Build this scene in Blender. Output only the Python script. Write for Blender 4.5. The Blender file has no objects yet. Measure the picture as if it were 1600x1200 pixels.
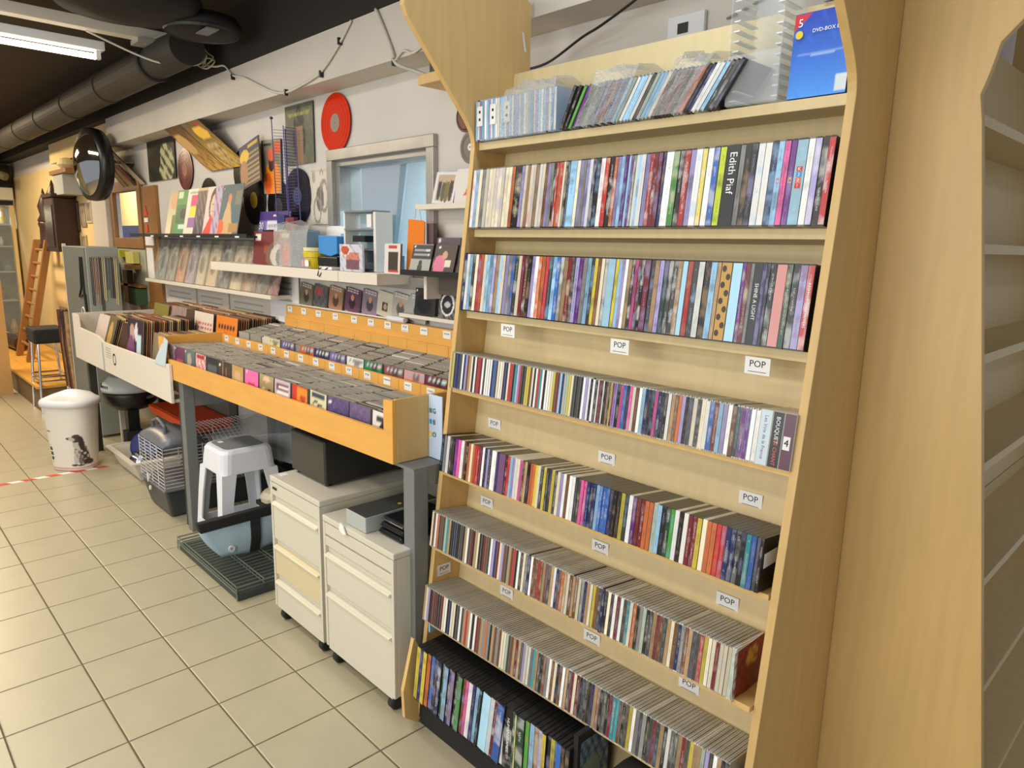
import bpy, math, random
from mathutils import Vector, Matrix
random.seed(11)
PI = math.pi
S = bpy.context.scene
COL = S.collection
# ---------------------------------------------------------------- camera, world, lights, exposure
cam_d = bpy.data.cameras.new('camera'); cam = bpy.data.objects.new('camera', cam_d); COL.objects.link(cam)
R_ = Vector((0.68889, 0.724617, 0.018984)); U_ = Vector((-0.151805, 0.118612, 0.981268)); F_ = Vector((-0.708792, 0.678867, -0.191712))
cam.matrix_world = Matrix(((R_.x, U_.x, -F_.x, 0), (R_.y, U_.y, -F_.y, 0), (R_.z, U_.z, -F_.z, 1.657), (0, 0, 0, 1)))
cam_d.sensor_width = 36; cam_d.lens = 36 * 1107.6 / 1600; cam_d.clip_start = .03; cam_d.clip_end = 60
S.camera = cam
wd = bpy.data.worlds.new('world'); S.world = wd; wd.use_nodes = True
bgn = wd.node_tree.nodes['Background']; bgn.inputs[0].default_value = (.86, .9, 1, 1); bgn.inputs[1].default_value = .42
S.view_settings.view_transform = 'Standard'; S.view_settings.look = 'None'
S.view_settings.exposure = 0.0; S.view_settings.gamma = 1; S.view_settings.use_curve_mapping = False
def area(name, loc, size, power, col, rot=(0, 0, 0)):
    l = bpy.data.lights.new(name, 'AREA'); l.shape = 'RECTANGLE'; l.size, l.size_y = size
    l.energy = power; l.color = col
    o = bpy.data.objects.new(name, l); COL.objects.link(o); o.location = loc; o.rotation_euler = rot
    return o
WARM = (1, .86, .66); NEU = (1, .95, .86); COOL = (.86, .94, 1)
area('ceiling_light_near', (-1.5, -.55, 2.85), (2.4, .3), 30, NEU)
area('ceiling_light_aisle', (-3.6, .15, 2.85), (1.6, .3), 30, NEU)
area('ceiling_light_side', (1.2, 2.2, 2.85), (.3, 1.2), 5, COOL)
area('ceiling_light_over_unit', (-1.0, 1.35, 2.9), (.7, .15), 9, (.72, .86, 1))
area('display_fill_light', (-12.3, 1.1, 2.03), (.1, 1.2), 30, (.8, .9, 1), (0, .5, 0))  # added fill inside the far display, brightens its goods
area('ceiling_light_far', (-6.6, .2, 2.85), (1.4, .3), 42, WARM)
area('ceiling_light_end', (-9.6, .6, 2.85), (1.5, .4), 110, (1, .78, .5))
area('ceiling_light_shop', (-3.0, -2.6, 2.85), (3, .4), 60, NEU)
area('fill_light_behind', (-1.2, -3.1, 1.75), (4.5, 1.7), 105, (.97, 1, .98), (PI / 2, 0, 0))  # added fill from behind the camera, brightens the upright faces
area('back_room_light', (-3.0, 2.9, 2.6), (1.2, .5), 60, (.78, .9, 1))
area('side_room_light', (-9.7, 2.45, 2.6), (1.2, .3), 40, (1, .9, .7))

# ---------------------------------------------------------------- helpers
def lin(c):
    return tuple(((v / 255) / 12.92 if v / 255 <= .04045 else ((v / 255 + .055) / 1.055) ** 2.4) for v in c)
MATS = {}
def mat(name, rgb, rough=.55, metal=0, bump=0, bscale=40, var=0, vscale=6, alpha=1, emit=0, spec=.5, stretch=(1, 1, 1)):
    m = bpy.data.materials.new(name); m.use_nodes = True; nt = m.node_tree; b = nt.nodes['Principled BSDF']
    c = lin(rgb) + (1,)
    b.inputs['Base Color'].default_value = c; b.inputs['Roughness'].default_value = rough; b.inputs['Metallic'].default_value = metal
    b.inputs['Specular IOR Level'].default_value = spec
    if var or bump:
        tc = nt.nodes.new('ShaderNodeTexCoord'); mp = nt.nodes.new('ShaderNodeMapping'); mp.inputs['Scale'].default_value = stretch
        nt.links.new(tc.outputs['Object'], mp.inputs[0])
    if var:
        n = nt.nodes.new('ShaderNodeTexNoise'); n.inputs['Scale'].default_value = vscale; n.inputs['Detail'].default_value = 5
        nt.links.new(mp.outputs[0], n.inputs['Vector'])
        mr = nt.nodes.new('ShaderNodeMapRange'); mr.inputs[1].default_value = .3; mr.inputs[2].default_value = .7
        mr.inputs[3].default_value = 1 - var; mr.inputs[4].default_value = 1 + var * .6
        nt.links.new(n.outputs[0], mr.inputs[0])
        vm = nt.nodes.new('ShaderNodeVectorMath'); vm.operation = 'SCALE'; vm.inputs[0].default_value = c[:3]
        nt.links.new(mr.outputs[0], vm.inputs['Scale']); nt.links.new(vm.outputs[0], b.inputs['Base Color'])
    if bump:
        n2 = nt.nodes.new('ShaderNodeTexNoise'); n2.inputs['Scale'].default_value = bscale; n2.inputs['Detail'].default_value = 4
        nt.links.new(mp.outputs[0], n2.inputs['Vector'])
        bp = nt.nodes.new('ShaderNodeBump'); bp.inputs['Strength'].default_value = bump; bp.inputs['Distance'].default_value = .002
        nt.links.new(n2.outputs[0], bp.inputs['Height']); nt.links.new(bp.outputs[0], b.inputs['Normal'])
    if alpha < 1:
        b.inputs['Alpha'].default_value = alpha
    if emit:
        b.inputs['Emission Color'].default_value = c; b.inputs['Emission Strength'].default_value = emit
    MATS[name] = m
    return m
beech = mat('beech_panel', (214, 176, 112), .45, var=.07, vscale=5, stretch=(9, 9, .6), bump=.05, bscale=30)
beech_edge = mat('beech_edge', (222, 182, 116), .4, var=.05, vscale=8, stretch=(4, 4, .5))
birch_back = mat('birch_back', (216, 193, 144), .5, var=.05, vscale=5, stretch=(9, 9, .6))
honey = mat('honey_wood', (230, 170, 82), .45, var=.07, vscale=6, stretch=(1, 6, 6), bump=.05)
steel = mat('grey_steel', (122, 124, 122), .5, .1)
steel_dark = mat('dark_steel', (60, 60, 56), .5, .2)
white_lam = mat('white_laminate', (226, 216, 200), .5, bump=.03)
white_cold = mat('white_lacquer', (232, 228, 220), .4)
cream_metal = mat('cream_metal', (212, 205, 186), .42, bump=.04, bscale=200)
cream_yellow = mat('yellowed_cream_metal', (214, 198, 158), .42, bump=.04, bscale=200)
wall_m = mat('painted_wall', (212, 206, 198), .85, bump=.25, bscale=60, var=.05, vscale=2)
wall_yel = mat('cream_wall', (222, 196, 140), .85, bump=.2, bscale=50, var=.06, vscale=2)
beam_m = mat('painted_beam', (205, 196, 184), .8, bump=.3, bscale=14, var=.05, vscale=3)
ceil_m = mat('dark_ceiling', (66, 54, 40), .9, var=.15, vscale=2)
dark_wall = mat('dark_flat', (40, 34, 28), .9)
tile_m = mat('floor_tile', (184, 174, 146), .35, bump=.12, bscale=60, var=.05, vscale=5)
grout = mat('grout', (112, 98, 78), .9)
black_pl = mat('black_plastic', (22, 22, 22), .35)
black_mt = mat('black_matt', (30, 28, 27), .8)
rubber = mat('rubber', (35, 33, 33), .6)
white_pl = mat('white_plastic', (226, 226, 228), .35)
white_paper = mat('white_paper', (236, 234, 230), .8)
ink_m = mat('black_ink', (30, 30, 32), .8)
grey_pl = mat('grey_plastic', (110, 112, 116), .45)
grey_lt = mat('light_grey_plastic', (176, 180, 176), .45)
orange_pl = mat('orange_plastic', (232, 84, 20), .4)
duct_m = mat('duct_metal', (62, 56, 46), .6, .1, var=.2, vscale=4, bump=.3, bscale=12)
chrome = mat('chrome', (200, 200, 205), .15, 1)
alu = mat('aluminium', (176, 172, 166), .35, .6, bump=.2, bscale=12, var=.12, vscale=10)
glow = mat('tube_glow', (255, 244, 214), .5, emit=9)
cable_w = mat('white_cable', (206, 200, 186), .5)
blue_pl = mat('blue_box', (60, 140, 210), .5)
navy_m = mat('navy_blue', (30, 44, 110), .4)
yellow_pl = mat('yellow_plastic', (222, 196, 36), .4)
red_m = mat('red_tape', (206, 70, 48), .6)
rust = mat('dark_wood', (58, 34, 22), .35, var=.2, vscale=5, stretch=(4, 4, .6))
mid_wood = mat('brown_wood', (150, 104, 56), .5, var=.15, vscale=5, stretch=(4, 4, .6))
fabric = mat('blue_grey_fabric', (168, 190, 202), .9, bump=.5, bscale=90, var=.1, vscale=8)
sheet_gr = mat('steel_green', (138, 146, 140), .55)
cardb = mat('cardboard', (196, 146, 84), .8, var=.06)
pale_blue_wall = mat('pale_blue_wall', (178, 198, 206), .8)
pale_blue_dk = mat('blue_grey_board', (130, 150, 160), .7)
jewel_m = mat('jewel_tops', (140, 136, 126), .3)
cream_paper = mat('cream_paper', (232, 214, 160), .8)
purple_wire = mat('purple_wire', (70, 60, 120), .4, .3)
shop_glass_bits = mat('shop_stock', (110, 104, 92), .4, var=.5, vscale=9)
blue_wall2 = mat('blue_counter', (44, 58, 120), .5)

def glassy(name, tint, fac):
    m = bpy.data.materials.new(name); m.use_nodes = True; nt = m.node_tree; nt.nodes.clear()
    o = nt.nodes.new('ShaderNodeOutputMaterial'); mx = nt.nodes.new('ShaderNodeMixShader'); t = nt.nodes.new('ShaderNodeBsdfTransparent')
    p = nt.nodes.new('ShaderNodeBsdfPrincipled'); p.inputs['Base Color'].default_value = lin(tint) + (1,); p.inputs['Roughness'].default_value = .12
    t.inputs[0].default_value = (.96, .97, .97, 1); mx.inputs[0].default_value = fac
    nt.links.new(t.outputs[0], mx.inputs[1]); nt.links.new(p.outputs[0], mx.inputs[2]); nt.links.new(mx.outputs[0], o.inputs[0])
    return m
clear = glassy('clear_plastic', (240, 242, 244), .17)
clear_rib = glassy('clear_rib', (245, 246, 248), .6)
wrap = glassy('crinkled_film', (238, 236, 232), .38)
bag_m = glassy('bag_film', (246, 236, 218), .2)
pane_m = glassy('window_glass', (190, 205, 212), .18)
for w_m in (wrap, bag_m):
    n = w_m.node_tree; bp = n.nodes.new('ShaderNodeBump'); nz = n.nodes.new('ShaderNodeTexNoise'); nz.inputs['Scale'].default_value = 38
    bp.inputs['Strength'].default_value = 1; bp.inputs['Distance'].default_value = .012
    n.links.new(nz.outputs[0], bp.inputs['Height']); n.links.new(bp.outputs[0], [x for x in n.nodes if x.type == 'BSDF_PRINCIPLED'][0].inputs['Normal'])

# print on covers: corner colours of the mesh; flat print only
def colmat(name, rough=.35):
    m = bpy.data.materials.new(name); m.use_nodes = True; nt = m.node_tree; b = nt.nodes['Principled BSDF']
    a = nt.nodes.new('ShaderNodeVertexColor'); a.layer_name = 'print'
    nt.links.new(a.outputs[0], b.inputs['Base Color']); b.inputs['Roughness'].default_value = rough
    return m
print_m = colmat('printed_card', .5); print_matt = colmat('printed_plastic', .45)
# case body: the object's own colour
def objcol(name, rough):
    m = bpy.data.materials.new(name); m.use_nodes = True; nt = m.node_tree; b = nt.nodes['Principled BSDF']
    a = nt.nodes.new('ShaderNodeObjectInfo'); nt.links.new(a.outputs['Color'], b.inputs['Base Color']); b.inputs['Roughness'].default_value = rough
    return m
body_m = objcol('case_plastic', .3)
# spine print: object colour and its ink, with lettering-like marks and picture patches
def spine_mat(name, patch):
    m = bpy.data.materials.new(name); m.use_nodes = True; nt = m.node_tree; N = nt.nodes.new; L = nt.links.new
    b = nt.nodes['Principled BSDF']; b.inputs['Roughness'].default_value = .28
    oi = N('ShaderNodeObjectInfo'); ik = N('ShaderNodeAttribute'); ik.attribute_type = 'OBJECT'; ik.attribute_name = 'ink'
    tc = N('ShaderNodeTexCoord'); sx = N('ShaderNodeSeparateXYZ'); L(tc.outputs['Generated'], sx.inputs[0])
    def math_(op, a, b_=None):
        q = N('ShaderNodeMath'); q.operation = op
        for i, v in ((0, a), (1, b_)):
            if v is None: continue
            if isinstance(v, (int, float)): q.inputs[i].default_value = v
            else: L(v, q.inputs[i])
        return q.outputs[0]
    def noise(xs, zs, rs, sc, det=2):
        cx = N('ShaderNodeCombineXYZ'); L(math_('MULTIPLY', sx.outputs[0], xs), cx.inputs[0]); L(math_('MULTIPLY', sx.outputs[2], zs), cx.inputs[2])
        L(math_('MULTIPLY', oi.outputs['Random'], rs), cx.inputs[1])
        nn = N('ShaderNodeTexNoise'); nn.inputs['Scale'].default_value = sc; nn.inputs['Detail'].default_value = det; L(cx.outputs[0], nn.inputs['Vector'])
        return nn.outputs[0]
    t = math_('GREATER_THAN', noise(6, 140, 97, 1), .52)
    cen = math_('LESS_THAN', math_('ABSOLUTE', math_('SUBTRACT', sx.outputs[0], .5)), .16)
    rng = math_('MULTIPLY', math_('GREATER_THAN', sx.outputs[2], .16), math_('LESS_THAN', sx.outputs[2], .9))
    on = math_('GREATER_THAN', noise(0, 3, 55, 1, 0), .44)
    txt = math_('MULTIPLY', math_('MULTIPLY', t, cen), math_('MULTIPLY', rng, on))
    soft = N('ShaderNodeMapRange'); soft.inputs[1].default_value = .48; soft.inputs[2].default_value = .62; L(noise(.3, 4, 31, 1, 2), soft.inputs[0])
    pt = math_('MULTIPLY', soft.outputs[0], patch)
    mx = N('ShaderNodeMixRGB'); L(pt, mx.inputs[0]); L(oi.outputs['Color'], mx.inputs[1]); L(ik.outputs['Color'], mx.inputs[2])
    inv = N('ShaderNodeMixRGB'); inv.blend_type = 'MIX'; L(math_('MULTIPLY', txt, .5), inv.inputs[0]); L(mx.outputs[0], inv.inputs[1]); L(ik.outputs['Color'], inv.inputs[2])
    L(inv.outputs[0], b.inputs['Base Color'])
    return m
spine_cd = spine_mat('cd_spine_print', .15); spine_dvd = spine_mat('film_spine_print', .42)

class MB:
    def __init__(s): s.v = []; s.f = []; s.sm = False
    def add(s, vs, fs):
        o = len(s.v); s.v += [tuple(p) for p in vs]; s.f += [tuple(i + o for i in f) for f in fs]; return s
    def box(s, x0, x1, y0, y1, z0, z1):
        return s.add([(x0, y0, z0), (x1, y0, z0), (x1, y1, z0), (x0, y1, z0), (x0, y0, z1), (x1, y0, z1), (x1, y1, z1), (x0, y1, z1)],
                     [(0, 3, 2, 1), (4, 5, 6, 7), (0, 1, 5, 4), (1, 2, 6, 5), (2, 3, 7, 6), (3, 0, 4, 7)])
    def prism(s, poly, ax, a, b):
        # poly in the two other axes (in xyz order), extruded along ax from a to b
        n = len(poly)
        def P(p, t):
            return (t, p[0], p[1]) if ax == 'x' else (p[0], t, p[1]) if ax == 'y' else (p[0], p[1], t)
        vs = [P(p, a) for p in poly] + [P(p, b) for p in poly]
        return s.add(vs, [tuple(range(n))[::-1], tuple(range(n, 2 * n))] + [(i, (i + 1) % n, n + (i + 1) % n, n + i) for i in range(n)])
    def lathe(s, prof, c=(0, 0, 0), n=24, ax='z', sy=1, cap=True):
        vs = []; fs = []
        for r, z in prof:
            for k in range(n):
                a = 2 * PI * k / n; x = r * math.cos(a); y = r * math.sin(a) * sy
                vs.append((c[0] + x, c[1] + y, c[2] + z) if ax == 'z' else (c[0] + x, c[1] + z, c[2] + y) if ax == 'y' else (c[0] + z, c[1] + x, c[2] + y))
        m = len(prof)
        for i in range(m - 1):
            for k in range(n): fs.append((i * n + k, i * n + (k + 1) % n, (i + 1) * n + (k + 1) % n, (i + 1) * n + k))
        if cap: fs += [tuple(range(n))[::-1], tuple(range((m - 1) * n, m * n))]
        return s.add(vs, fs)
    def tube(s, pts, r, n=6):
        pts = [Vector(p) for p in pts]; vs = []; fs = []
        for i, p in enumerate(pts):
            d = (pts[min(i + 1, len(pts) - 1)] - pts[max(i - 1, 0)]).normalized()
            u = d.orthogonal().normalized() if i == 0 else (u - d * u.dot(d)).normalized()
            w = d.cross(u)
            for k in range(n):
                a = 2 * PI * k / n; vs.append(p + (u * math.cos(a) + w * math.sin(a)) * r)
        for i in range(len(pts) - 1):
            for k in range(n): fs.append((i * n + k, i * n + (k + 1) % n, (i + 1) * n + (k + 1) % n, (i + 1) * n + k))
        fs += [tuple(range(n))[::-1], tuple(range((len(pts) - 1) * n, len(pts) * n))]
        return s.add(vs, fs)
    def quad(s, a, b, c, d, t=.002):
        a, b, c, d = map(Vector, (a, b, c, d)); nn = (b - a).cross(d - a).normalized() * t
        return s.add([a, b, c, d, a + nn, b + nn, c + nn, d + nn], [(0, 3, 2, 1), (4, 5, 6, 7), (0, 1, 5, 4), (1, 2, 6, 5), (2, 3, 7, 6), (3, 0, 4, 7)])
    def mesh(s, name, m, off=(0, 0, 0)):
        me = bpy.data.meshes.new(name)
        me.from_pydata([(x - off[0], y - off[1], z - off[2]) for x, y, z in s.v], [], s.f)
        if m: me.materials.append(m)
        if s.sm:
            for p in me.polygons: p.use_smooth = True
        me.validate(); me.update(); return me
    def fix(s, me):
        import bmesh
        bm = bmesh.new(); bm.from_mesh(me); bmesh.ops.recalc_face_normals(bm, faces=bm.faces); bm.to_mesh(me); bm.free(); return me
    def build(s, name, m, parent=None, off=None, bevel=0):
        if off is None: off = wloc(parent) if parent else s.base()
        me = s.fix(s.mesh(name, m, off)); o = bpy.data.objects.new(name, me); COL.objects.link(o)
        if parent: o.parent = parent; d = Vector(off) - Vector(wloc(parent)); o.location = d
        else: o.location = off
        if bevel:
            b = o.modifiers.new('bevel', 'BEVEL'); b.width = bevel; b.segments = 2; b.limit_method = 'ANGLE'
        return o
    def base(s):
        xs = [p[0] for p in s.v]; ys = [p[1] for p in s.v]; zs = [p[2] for p in s.v]
        return ((min(xs) + max(xs)) / 2, (min(ys) + max(ys)) / 2, min(zs))
def wloc(o):
    l = Vector(o.location)
    while o.parent: o = o.parent; l = l + Vector(o.location)
    return tuple(l)
def tag(o, label, cat, group=None, kind=None):
    o['label'] = label; o['category'] = cat
    if group: o['group'] = group
    if kind: o['kind'] = kind
    return o
def thing(name, label, cat, loc, group=None):
    o = bpy.data.objects.new(name, None); o.empty_display_size = .05; COL.objects.link(o); o.location = loc
    return tag(o, label, cat, group)
def struct(name, mb, m, label=None, parent=None):
    o = mb.build(name, m, parent)
    if not parent: o['kind'] = 'structure'; o['label'] = label or name; o['category'] = name.split('_')[0]
    return o
TXT = {}
def text(s, size, m, parent, loc, rot=(PI / 2, 0, 0), name='lettering', align='CENTER', ext=.0002):
    k = (s, size, m.name, align, ext)
    if k not in TXT:
        c = bpy.data.curves.new(name, 'FONT'); c.body = s; c.size = size; c.align_x = align; c.align_y = 'CENTER'; c.extrude = ext
        c.resolution_u = 2; t = bpy.data.objects.new('text', c); me = bpy.data.meshes.new_from_object(t); me.name = name
        me.materials.clear(); me.materials.append(m); bpy.data.objects.remove(t); bpy.data.curves.remove(c); TXT[k] = me
    o = bpy.data.objects.new(name, TXT[k]); COL.objects.link(o); o.parent = parent; o.location = loc; o.rotation_euler = rot
    return o
class Pile:
    """many small boxes of different colours joined into one counted-as-stuff object"""
    def __init__(s): s.m = MB(); s.c = []; s.lean = None
    def box(s, x0, x1, y0, y1, z0, z1, rgb):
        s.m.box(x0, x1, y0, y1, z0, z1); s.c += [rgb] * 6
        if s.lean:
            a, b, t = s.lean; c_, n_ = math.cos(t), math.sin(t)
            for i in range(-8, 0):
                x, y, z = s.m.v[i]; s.m.v[i] = (x, a + (y - a) * c_ + (z - b) * n_, b + (z - b) * c_ - (y - a) * n_)
    def build(s, name):
        me = s.m.mesh(name, print_m, s.m.base()); ca = me.color_attributes.new('print', 'FLOAT_COLOR', 'CORNER'); cc = {}
        flat = []
        for rgb in s.c:
            if rgb not in cc: cc[rgb] = lin(rgb) + (1,)
            flat.extend(cc[rgb] * 4)
        ca.data.foreach_set('color', flat)
        o = bpy.data.objects.new(name, me); COL.objects.link(o); o.location = s.m.base(); return o
PILE = Pile()
# painted panels ------------------------------------------------
def paint_at(sp, u, v):
    c = sp[0][1]
    if sp[0][0] == 'g': a, b = sp[0][1], sp[0][2]; c = tuple(a[i] * v + b[i] * (1 - v) for i in range(3))
    for q in sp[1:]:
        k = q[0]
        if k == 'e':
            if ((u - q[1]) / q[3]) ** 2 + ((v - q[2]) / q[4]) ** 2 < 1: c = q[5]
        elif k == 'r':
            if q[1] <= u <= q[3] and q[2] <= v <= q[4]: c = q[5]
        elif k == 'o':   # ring
            d = ((u - q[1]) / q[3]) ** 2 + ((v - q[2]) / q[4]) ** 2
            if .55 < d < 1: c = q[5]
        elif k == 't':   # triangle
            x1, y1, x2, y2, x3, y3, cc = q[1:]
            def sg(ax, ay, bx, by): return (u - bx) * (ay - by) - (ax - bx) * (v - by)
            d1, d2, d3 = sg(x1, y1, x2, y2), sg(x2, y2, x3, y3), sg(x3, y3, x1, y1)
            if not ((min(d1, d2, d3) < 0) and (max(d1, d2, d3) > 0)): c = cc
        elif k == 'l':   # rows of small print
            if q[1] <= u <= q[3] and q[2] <= v <= q[4]:
                ph = ((v - q[2]) / (q[4] - q[2]) * q[5]) % 1
                if ph < .5 and math.sin(u * 91 + int((v - q[2]) * 50) * 3.1) > -.5: c = q[6]
        elif k == 'n':   # mottled picture
            h = math.sin(u * 17.3 + q[1]) * math.sin(v * 13.1 + q[1] * 2.3) + math.sin(u * 31 + v * 23 + q[1])
            if h > q[2]: c = tuple(c[i] * (1 - q[4]) + q[3][i] * q[4] for i in range(3))
    return c
def panel_mesh(name, w, h, d, sp, n=20, side=(40, 40, 40), back=None):
    # stands on z=0, front face at y=0 looking to -Y, centred on x, thickness d towards +Y
    nx = n; nz = max(2, int(n * h / w)); vs = []; fs = []
    for j in range(nz + 1):
        for i in range(nx + 1): vs.append((-w / 2 + w * i / nx, 0, h * j / nz))
    for j in range(nz):
        for i in range(nx):
            a = j * (nx + 1) + i; fs.append((a, a + 1, a + nx + 2, a + nx + 1))
    nf = len(fs); o = len(vs)
    vs += [(-w / 2, 0, 0), (w / 2, 0, 0), (w / 2, d, 0), (-w / 2, d, 0), (-w / 2, 0, h), (w / 2, 0, h), (w / 2, d, h), (-w / 2, d, h)]
    fs += [tuple(o + i for i in f) for f in ((0, 3, 2, 1), (4, 5, 6, 7), (1, 2, 6, 5), (2, 3, 7, 6), (3, 0, 4, 7))]
    me = bpy.data.meshes.new(name); me.from_pydata(vs, [], fs); me.materials.append(print_m)
    ca = me.color_attributes.new('print', 'FLOAT_COLOR', 'CORNER'); li = 0
    sc = lin(side) + (1,)
    for fi, f in enumerate(fs):
        for vi in f:
            if fi < nf:
                x, y, z = vs[vi]; ca.data[li].color = lin(paint_at(sp, x / w + .5, z / h)) + (1,)
            else: ca.data[li].color = sc
            li += 1
    me.update(); return me
def panel(name, w, h, d, sp, loc, rot=(0, 0, 0), parent=None, n=20, side=(40, 40, 40)):
    o = bpy.data.objects.new(name, panel_mesh(name, w, h, d, sp, n, side)); COL.objects.link(o); o.location = loc; o.rotation_euler = rot
    if parent: o.parent = parent
    return o
def ordn(n): return '%d%s' % (n, 'th' if 10 <= n % 100 <= 20 else {1: 'st', 2: 'nd', 3: 'rd'}.get(n % 10, 'th'))
SEGS={
 'S1':([(-1.8329, 'wlcgcccccccco'), (-1.6338, 'K'), (-1.6058, 'vctcctwcnvg'), (-1.4703, 'kror'), (-1.4352, 'ckG'), (-1.4082, 'l'), (-1.3818, 'cvgvwB'), (-1.312, 'kwrk'), (-1.25, 'ovlu'), (-1.2031, 'lugwl'), (-1.162, 'w'), (-1.147, 'vrRR'), (-1.0949, 'B'), (-1.0848, 'w'), (-1.0627, 'e'), (-1.0449, 'k'), (-1.0312, 'r'), (-1.0139, 'v'), (-0.9987, 'w'), (-0.98, 'y'), (-0.967, 'w'), (-0.9506, 'b'), (-0.9343, 'Y'), (-0.9173, 'P'), (-0.8812, 'g'), (-0.8682, 'k'), (-0.8531, 'k'), (-0.8375, 'w'), (-0.8202, 'w'), (-0.8041, 'B'), (-0.7883, 'l'), (-0.7742, 'p'), (-0.7603, 'u'), (-0.7466, 'L'), (-0.7211, 'w'), (-0.7064, 'v'), (-0.6919, 'k'), (-0.6776, 'r')],-0.6634),  # pale codes at the left end hold sleeve glare as spine colour
 'S2':([(-1.8375, 'B'), (-1.8244, 'wlGcrocllvtlcvgbGcRnkvwoor'), (-1.4497, 'GlbgtRGvugl'), (-1.2891, 'Gyncg'), (-1.2307, 'L'), (-1.2045, 'ylvwtGpRk'), (-1.1087, 'R'), (-1.0908, 'GtvEGGt'), (-0.9955, 'L'), (-0.9809, 'rG'), (-0.9505, 'wkl'), (-0.9003, 't'), (-0.8902, 'O'), (-0.8613, 'L'), (-0.8353, 'u'), (-0.8264, 'R'), (-0.8144, 'g'), (-0.8059, 'H'), (-0.7858, 'B'), (-0.7751, 'k'), (-0.7669, 'K'), (-0.7525, 'q'), (-0.7274, 'E'), (-0.7144, 'k'), (-0.6987, 'v'), (-0.6818, 'r')],-0.6666),
 'S3':([(-1.8416, 'gyBBBGwBvntckwRrRwGwwwBbGcwcBB'), (-1.5654, 'crrkalpnkGyynckw'), (-1.4362, 'rawkwwcynRlB'), (-1.3312, 'ssycGkGkwvwkwk'), (-1.2079, 'wRRGwkGntGykpbv'), (-1.1403, 'kpbBpcnwlBkkpBkkwtnovk'), (-0.9209, 'GcGcwbRlvwnGuuww'), (-0.7351, 'X'), (-0.7063, 'Z'), (-0.6798, '4')],-0.6524),
 'S4':([(-1.8358, 'kgwGk'), (-1.7652, 'upw'), (-1.7187, 'nkocorrRwkvkwwB'), (-1.5506, 'V'), (-1.5207, 'Rrlvwcpntk'), (-1.414, 'ooycGyGGyGcvwnwwGGppBBBlbb'), (-1.1269, 'bBkkyGwuRRooslkEewkwRRycoorrBBkkab'), (-0.6947, 'Gk')],-0.6778),
}
# ================================================================ THE SETTING
fl = struct('floor', MB().box(-13.5, 2.5, -3.2, 3.6, -.05, -.003), grout, 'tiled shop floor seen between the joints')
tm = MB()
t_ = .147
tm.add([(-t_, -t_, -.01), (t_, -t_, -.01), (t_, t_, -.01), (-t_, t_, -.01), (-t_ - 0, -t_, -.001), (t_, -t_, -.001), (t_, t_, -.001), (-t_, t_, -.001),
        (-t_ + .003, -t_ + .003, 0), (t_ - .003, -t_ + .003, 0), (t_ - .003, t_ - .003, 0), (-t_ + .003, t_ - .003, 0)],
       [(0, 3, 2, 1), (0, 1, 5, 4), (1, 2, 6, 5), (2, 3, 7, 6), (3, 0, 4, 7), (4, 5, 9, 8), (5, 6, 10, 9), (6, 7, 11, 10), (7, 4, 8, 11), (8, 9, 10, 11)])
tile_me = tm.mesh('tile', tile_m)
GX, GY = -3.5885, .5405
far = MB()
for i in range(-33, 21):
    for j in range(-13, 11):
        x = GX + .3 * (i + .5); y = GY + .3 * (j + .5)
        if -22 <= i <= 9 and -1 <= j <= 4:
            o = bpy.data.objects.new('tile', tile_me); COL.objects.link(o); o.parent = fl; wl = wloc(fl); o.location = (x - wl[0], y - wl[1], -wl[2])
        else:
            far.box(x - t_, x + t_, y - t_, y + t_, -.004, 0)
fo = far.build('tile', tile_m, fl); fo['kind'] = 'stuff'
struct('ceiling', MB().box(-13.5, 2.5, -3.2, 3.6, 2.95, 3.05), ceil_m, 'dark brown ceiling')
# back wall, with holes for two interior windows
W1 = (-3.46, -2.64, 1.50, 2.075); W2 = (-7.42, -6.72, 1.66, 2.06)
wb = MB()
Y0, Y1 = 2.0, 2.03
wb.box(-13, W2[0], Y0, Y1, 0, 2.95); wb.box(W2[0], W2[1], Y0, Y1, 0, W2[2]); wb.box(W2[0], W2[1], Y0, Y1, W2[3], 2.95)
wb.box(W2[1], W1[0], Y0, Y1, 0, 2.95); wb.box(W1[0], W1[1], Y0, Y1, 0, W1[2]); wb.box(W1[0], W1[1], Y0, Y1, W1[3], 2.95)
wb.box(W1[1], -.76, Y0, Y1, 0, 2.95)
struct('wall_back', wb, wall_m, 'off-white painted wall behind the shelves')
struct('wall_right', MB().box(-.86, -.76, 2.031, 3.5, 0, 2.95), wall_m, 'short wall behind the empty shelf unit')
struct('wall_far', MB().box(-13.1, -13, -3.2, 3.5, 0, 2.95), wall_yel, 'yellow lit wall at the far end of the shop')
struct('trim_1', MB().box(-6.95, -.76, 1.84, 1.999, 2.42, 2.64), beam_m, 'white boxed beam along the top of the wall')
struct('trim_2', MB().box(-9.4, -6.952, 1.90, 1.999, 2.44, 2.64), wall_yel, 'yellow end of the beam along the wall')
struct('trim_3', MB().box(-13, -.76, 1.835, 1.999, 2.642, 2.949), dark_wall, 'dark strip above the beam')  # one flat dark colour from the beam up to the ceiling
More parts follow.
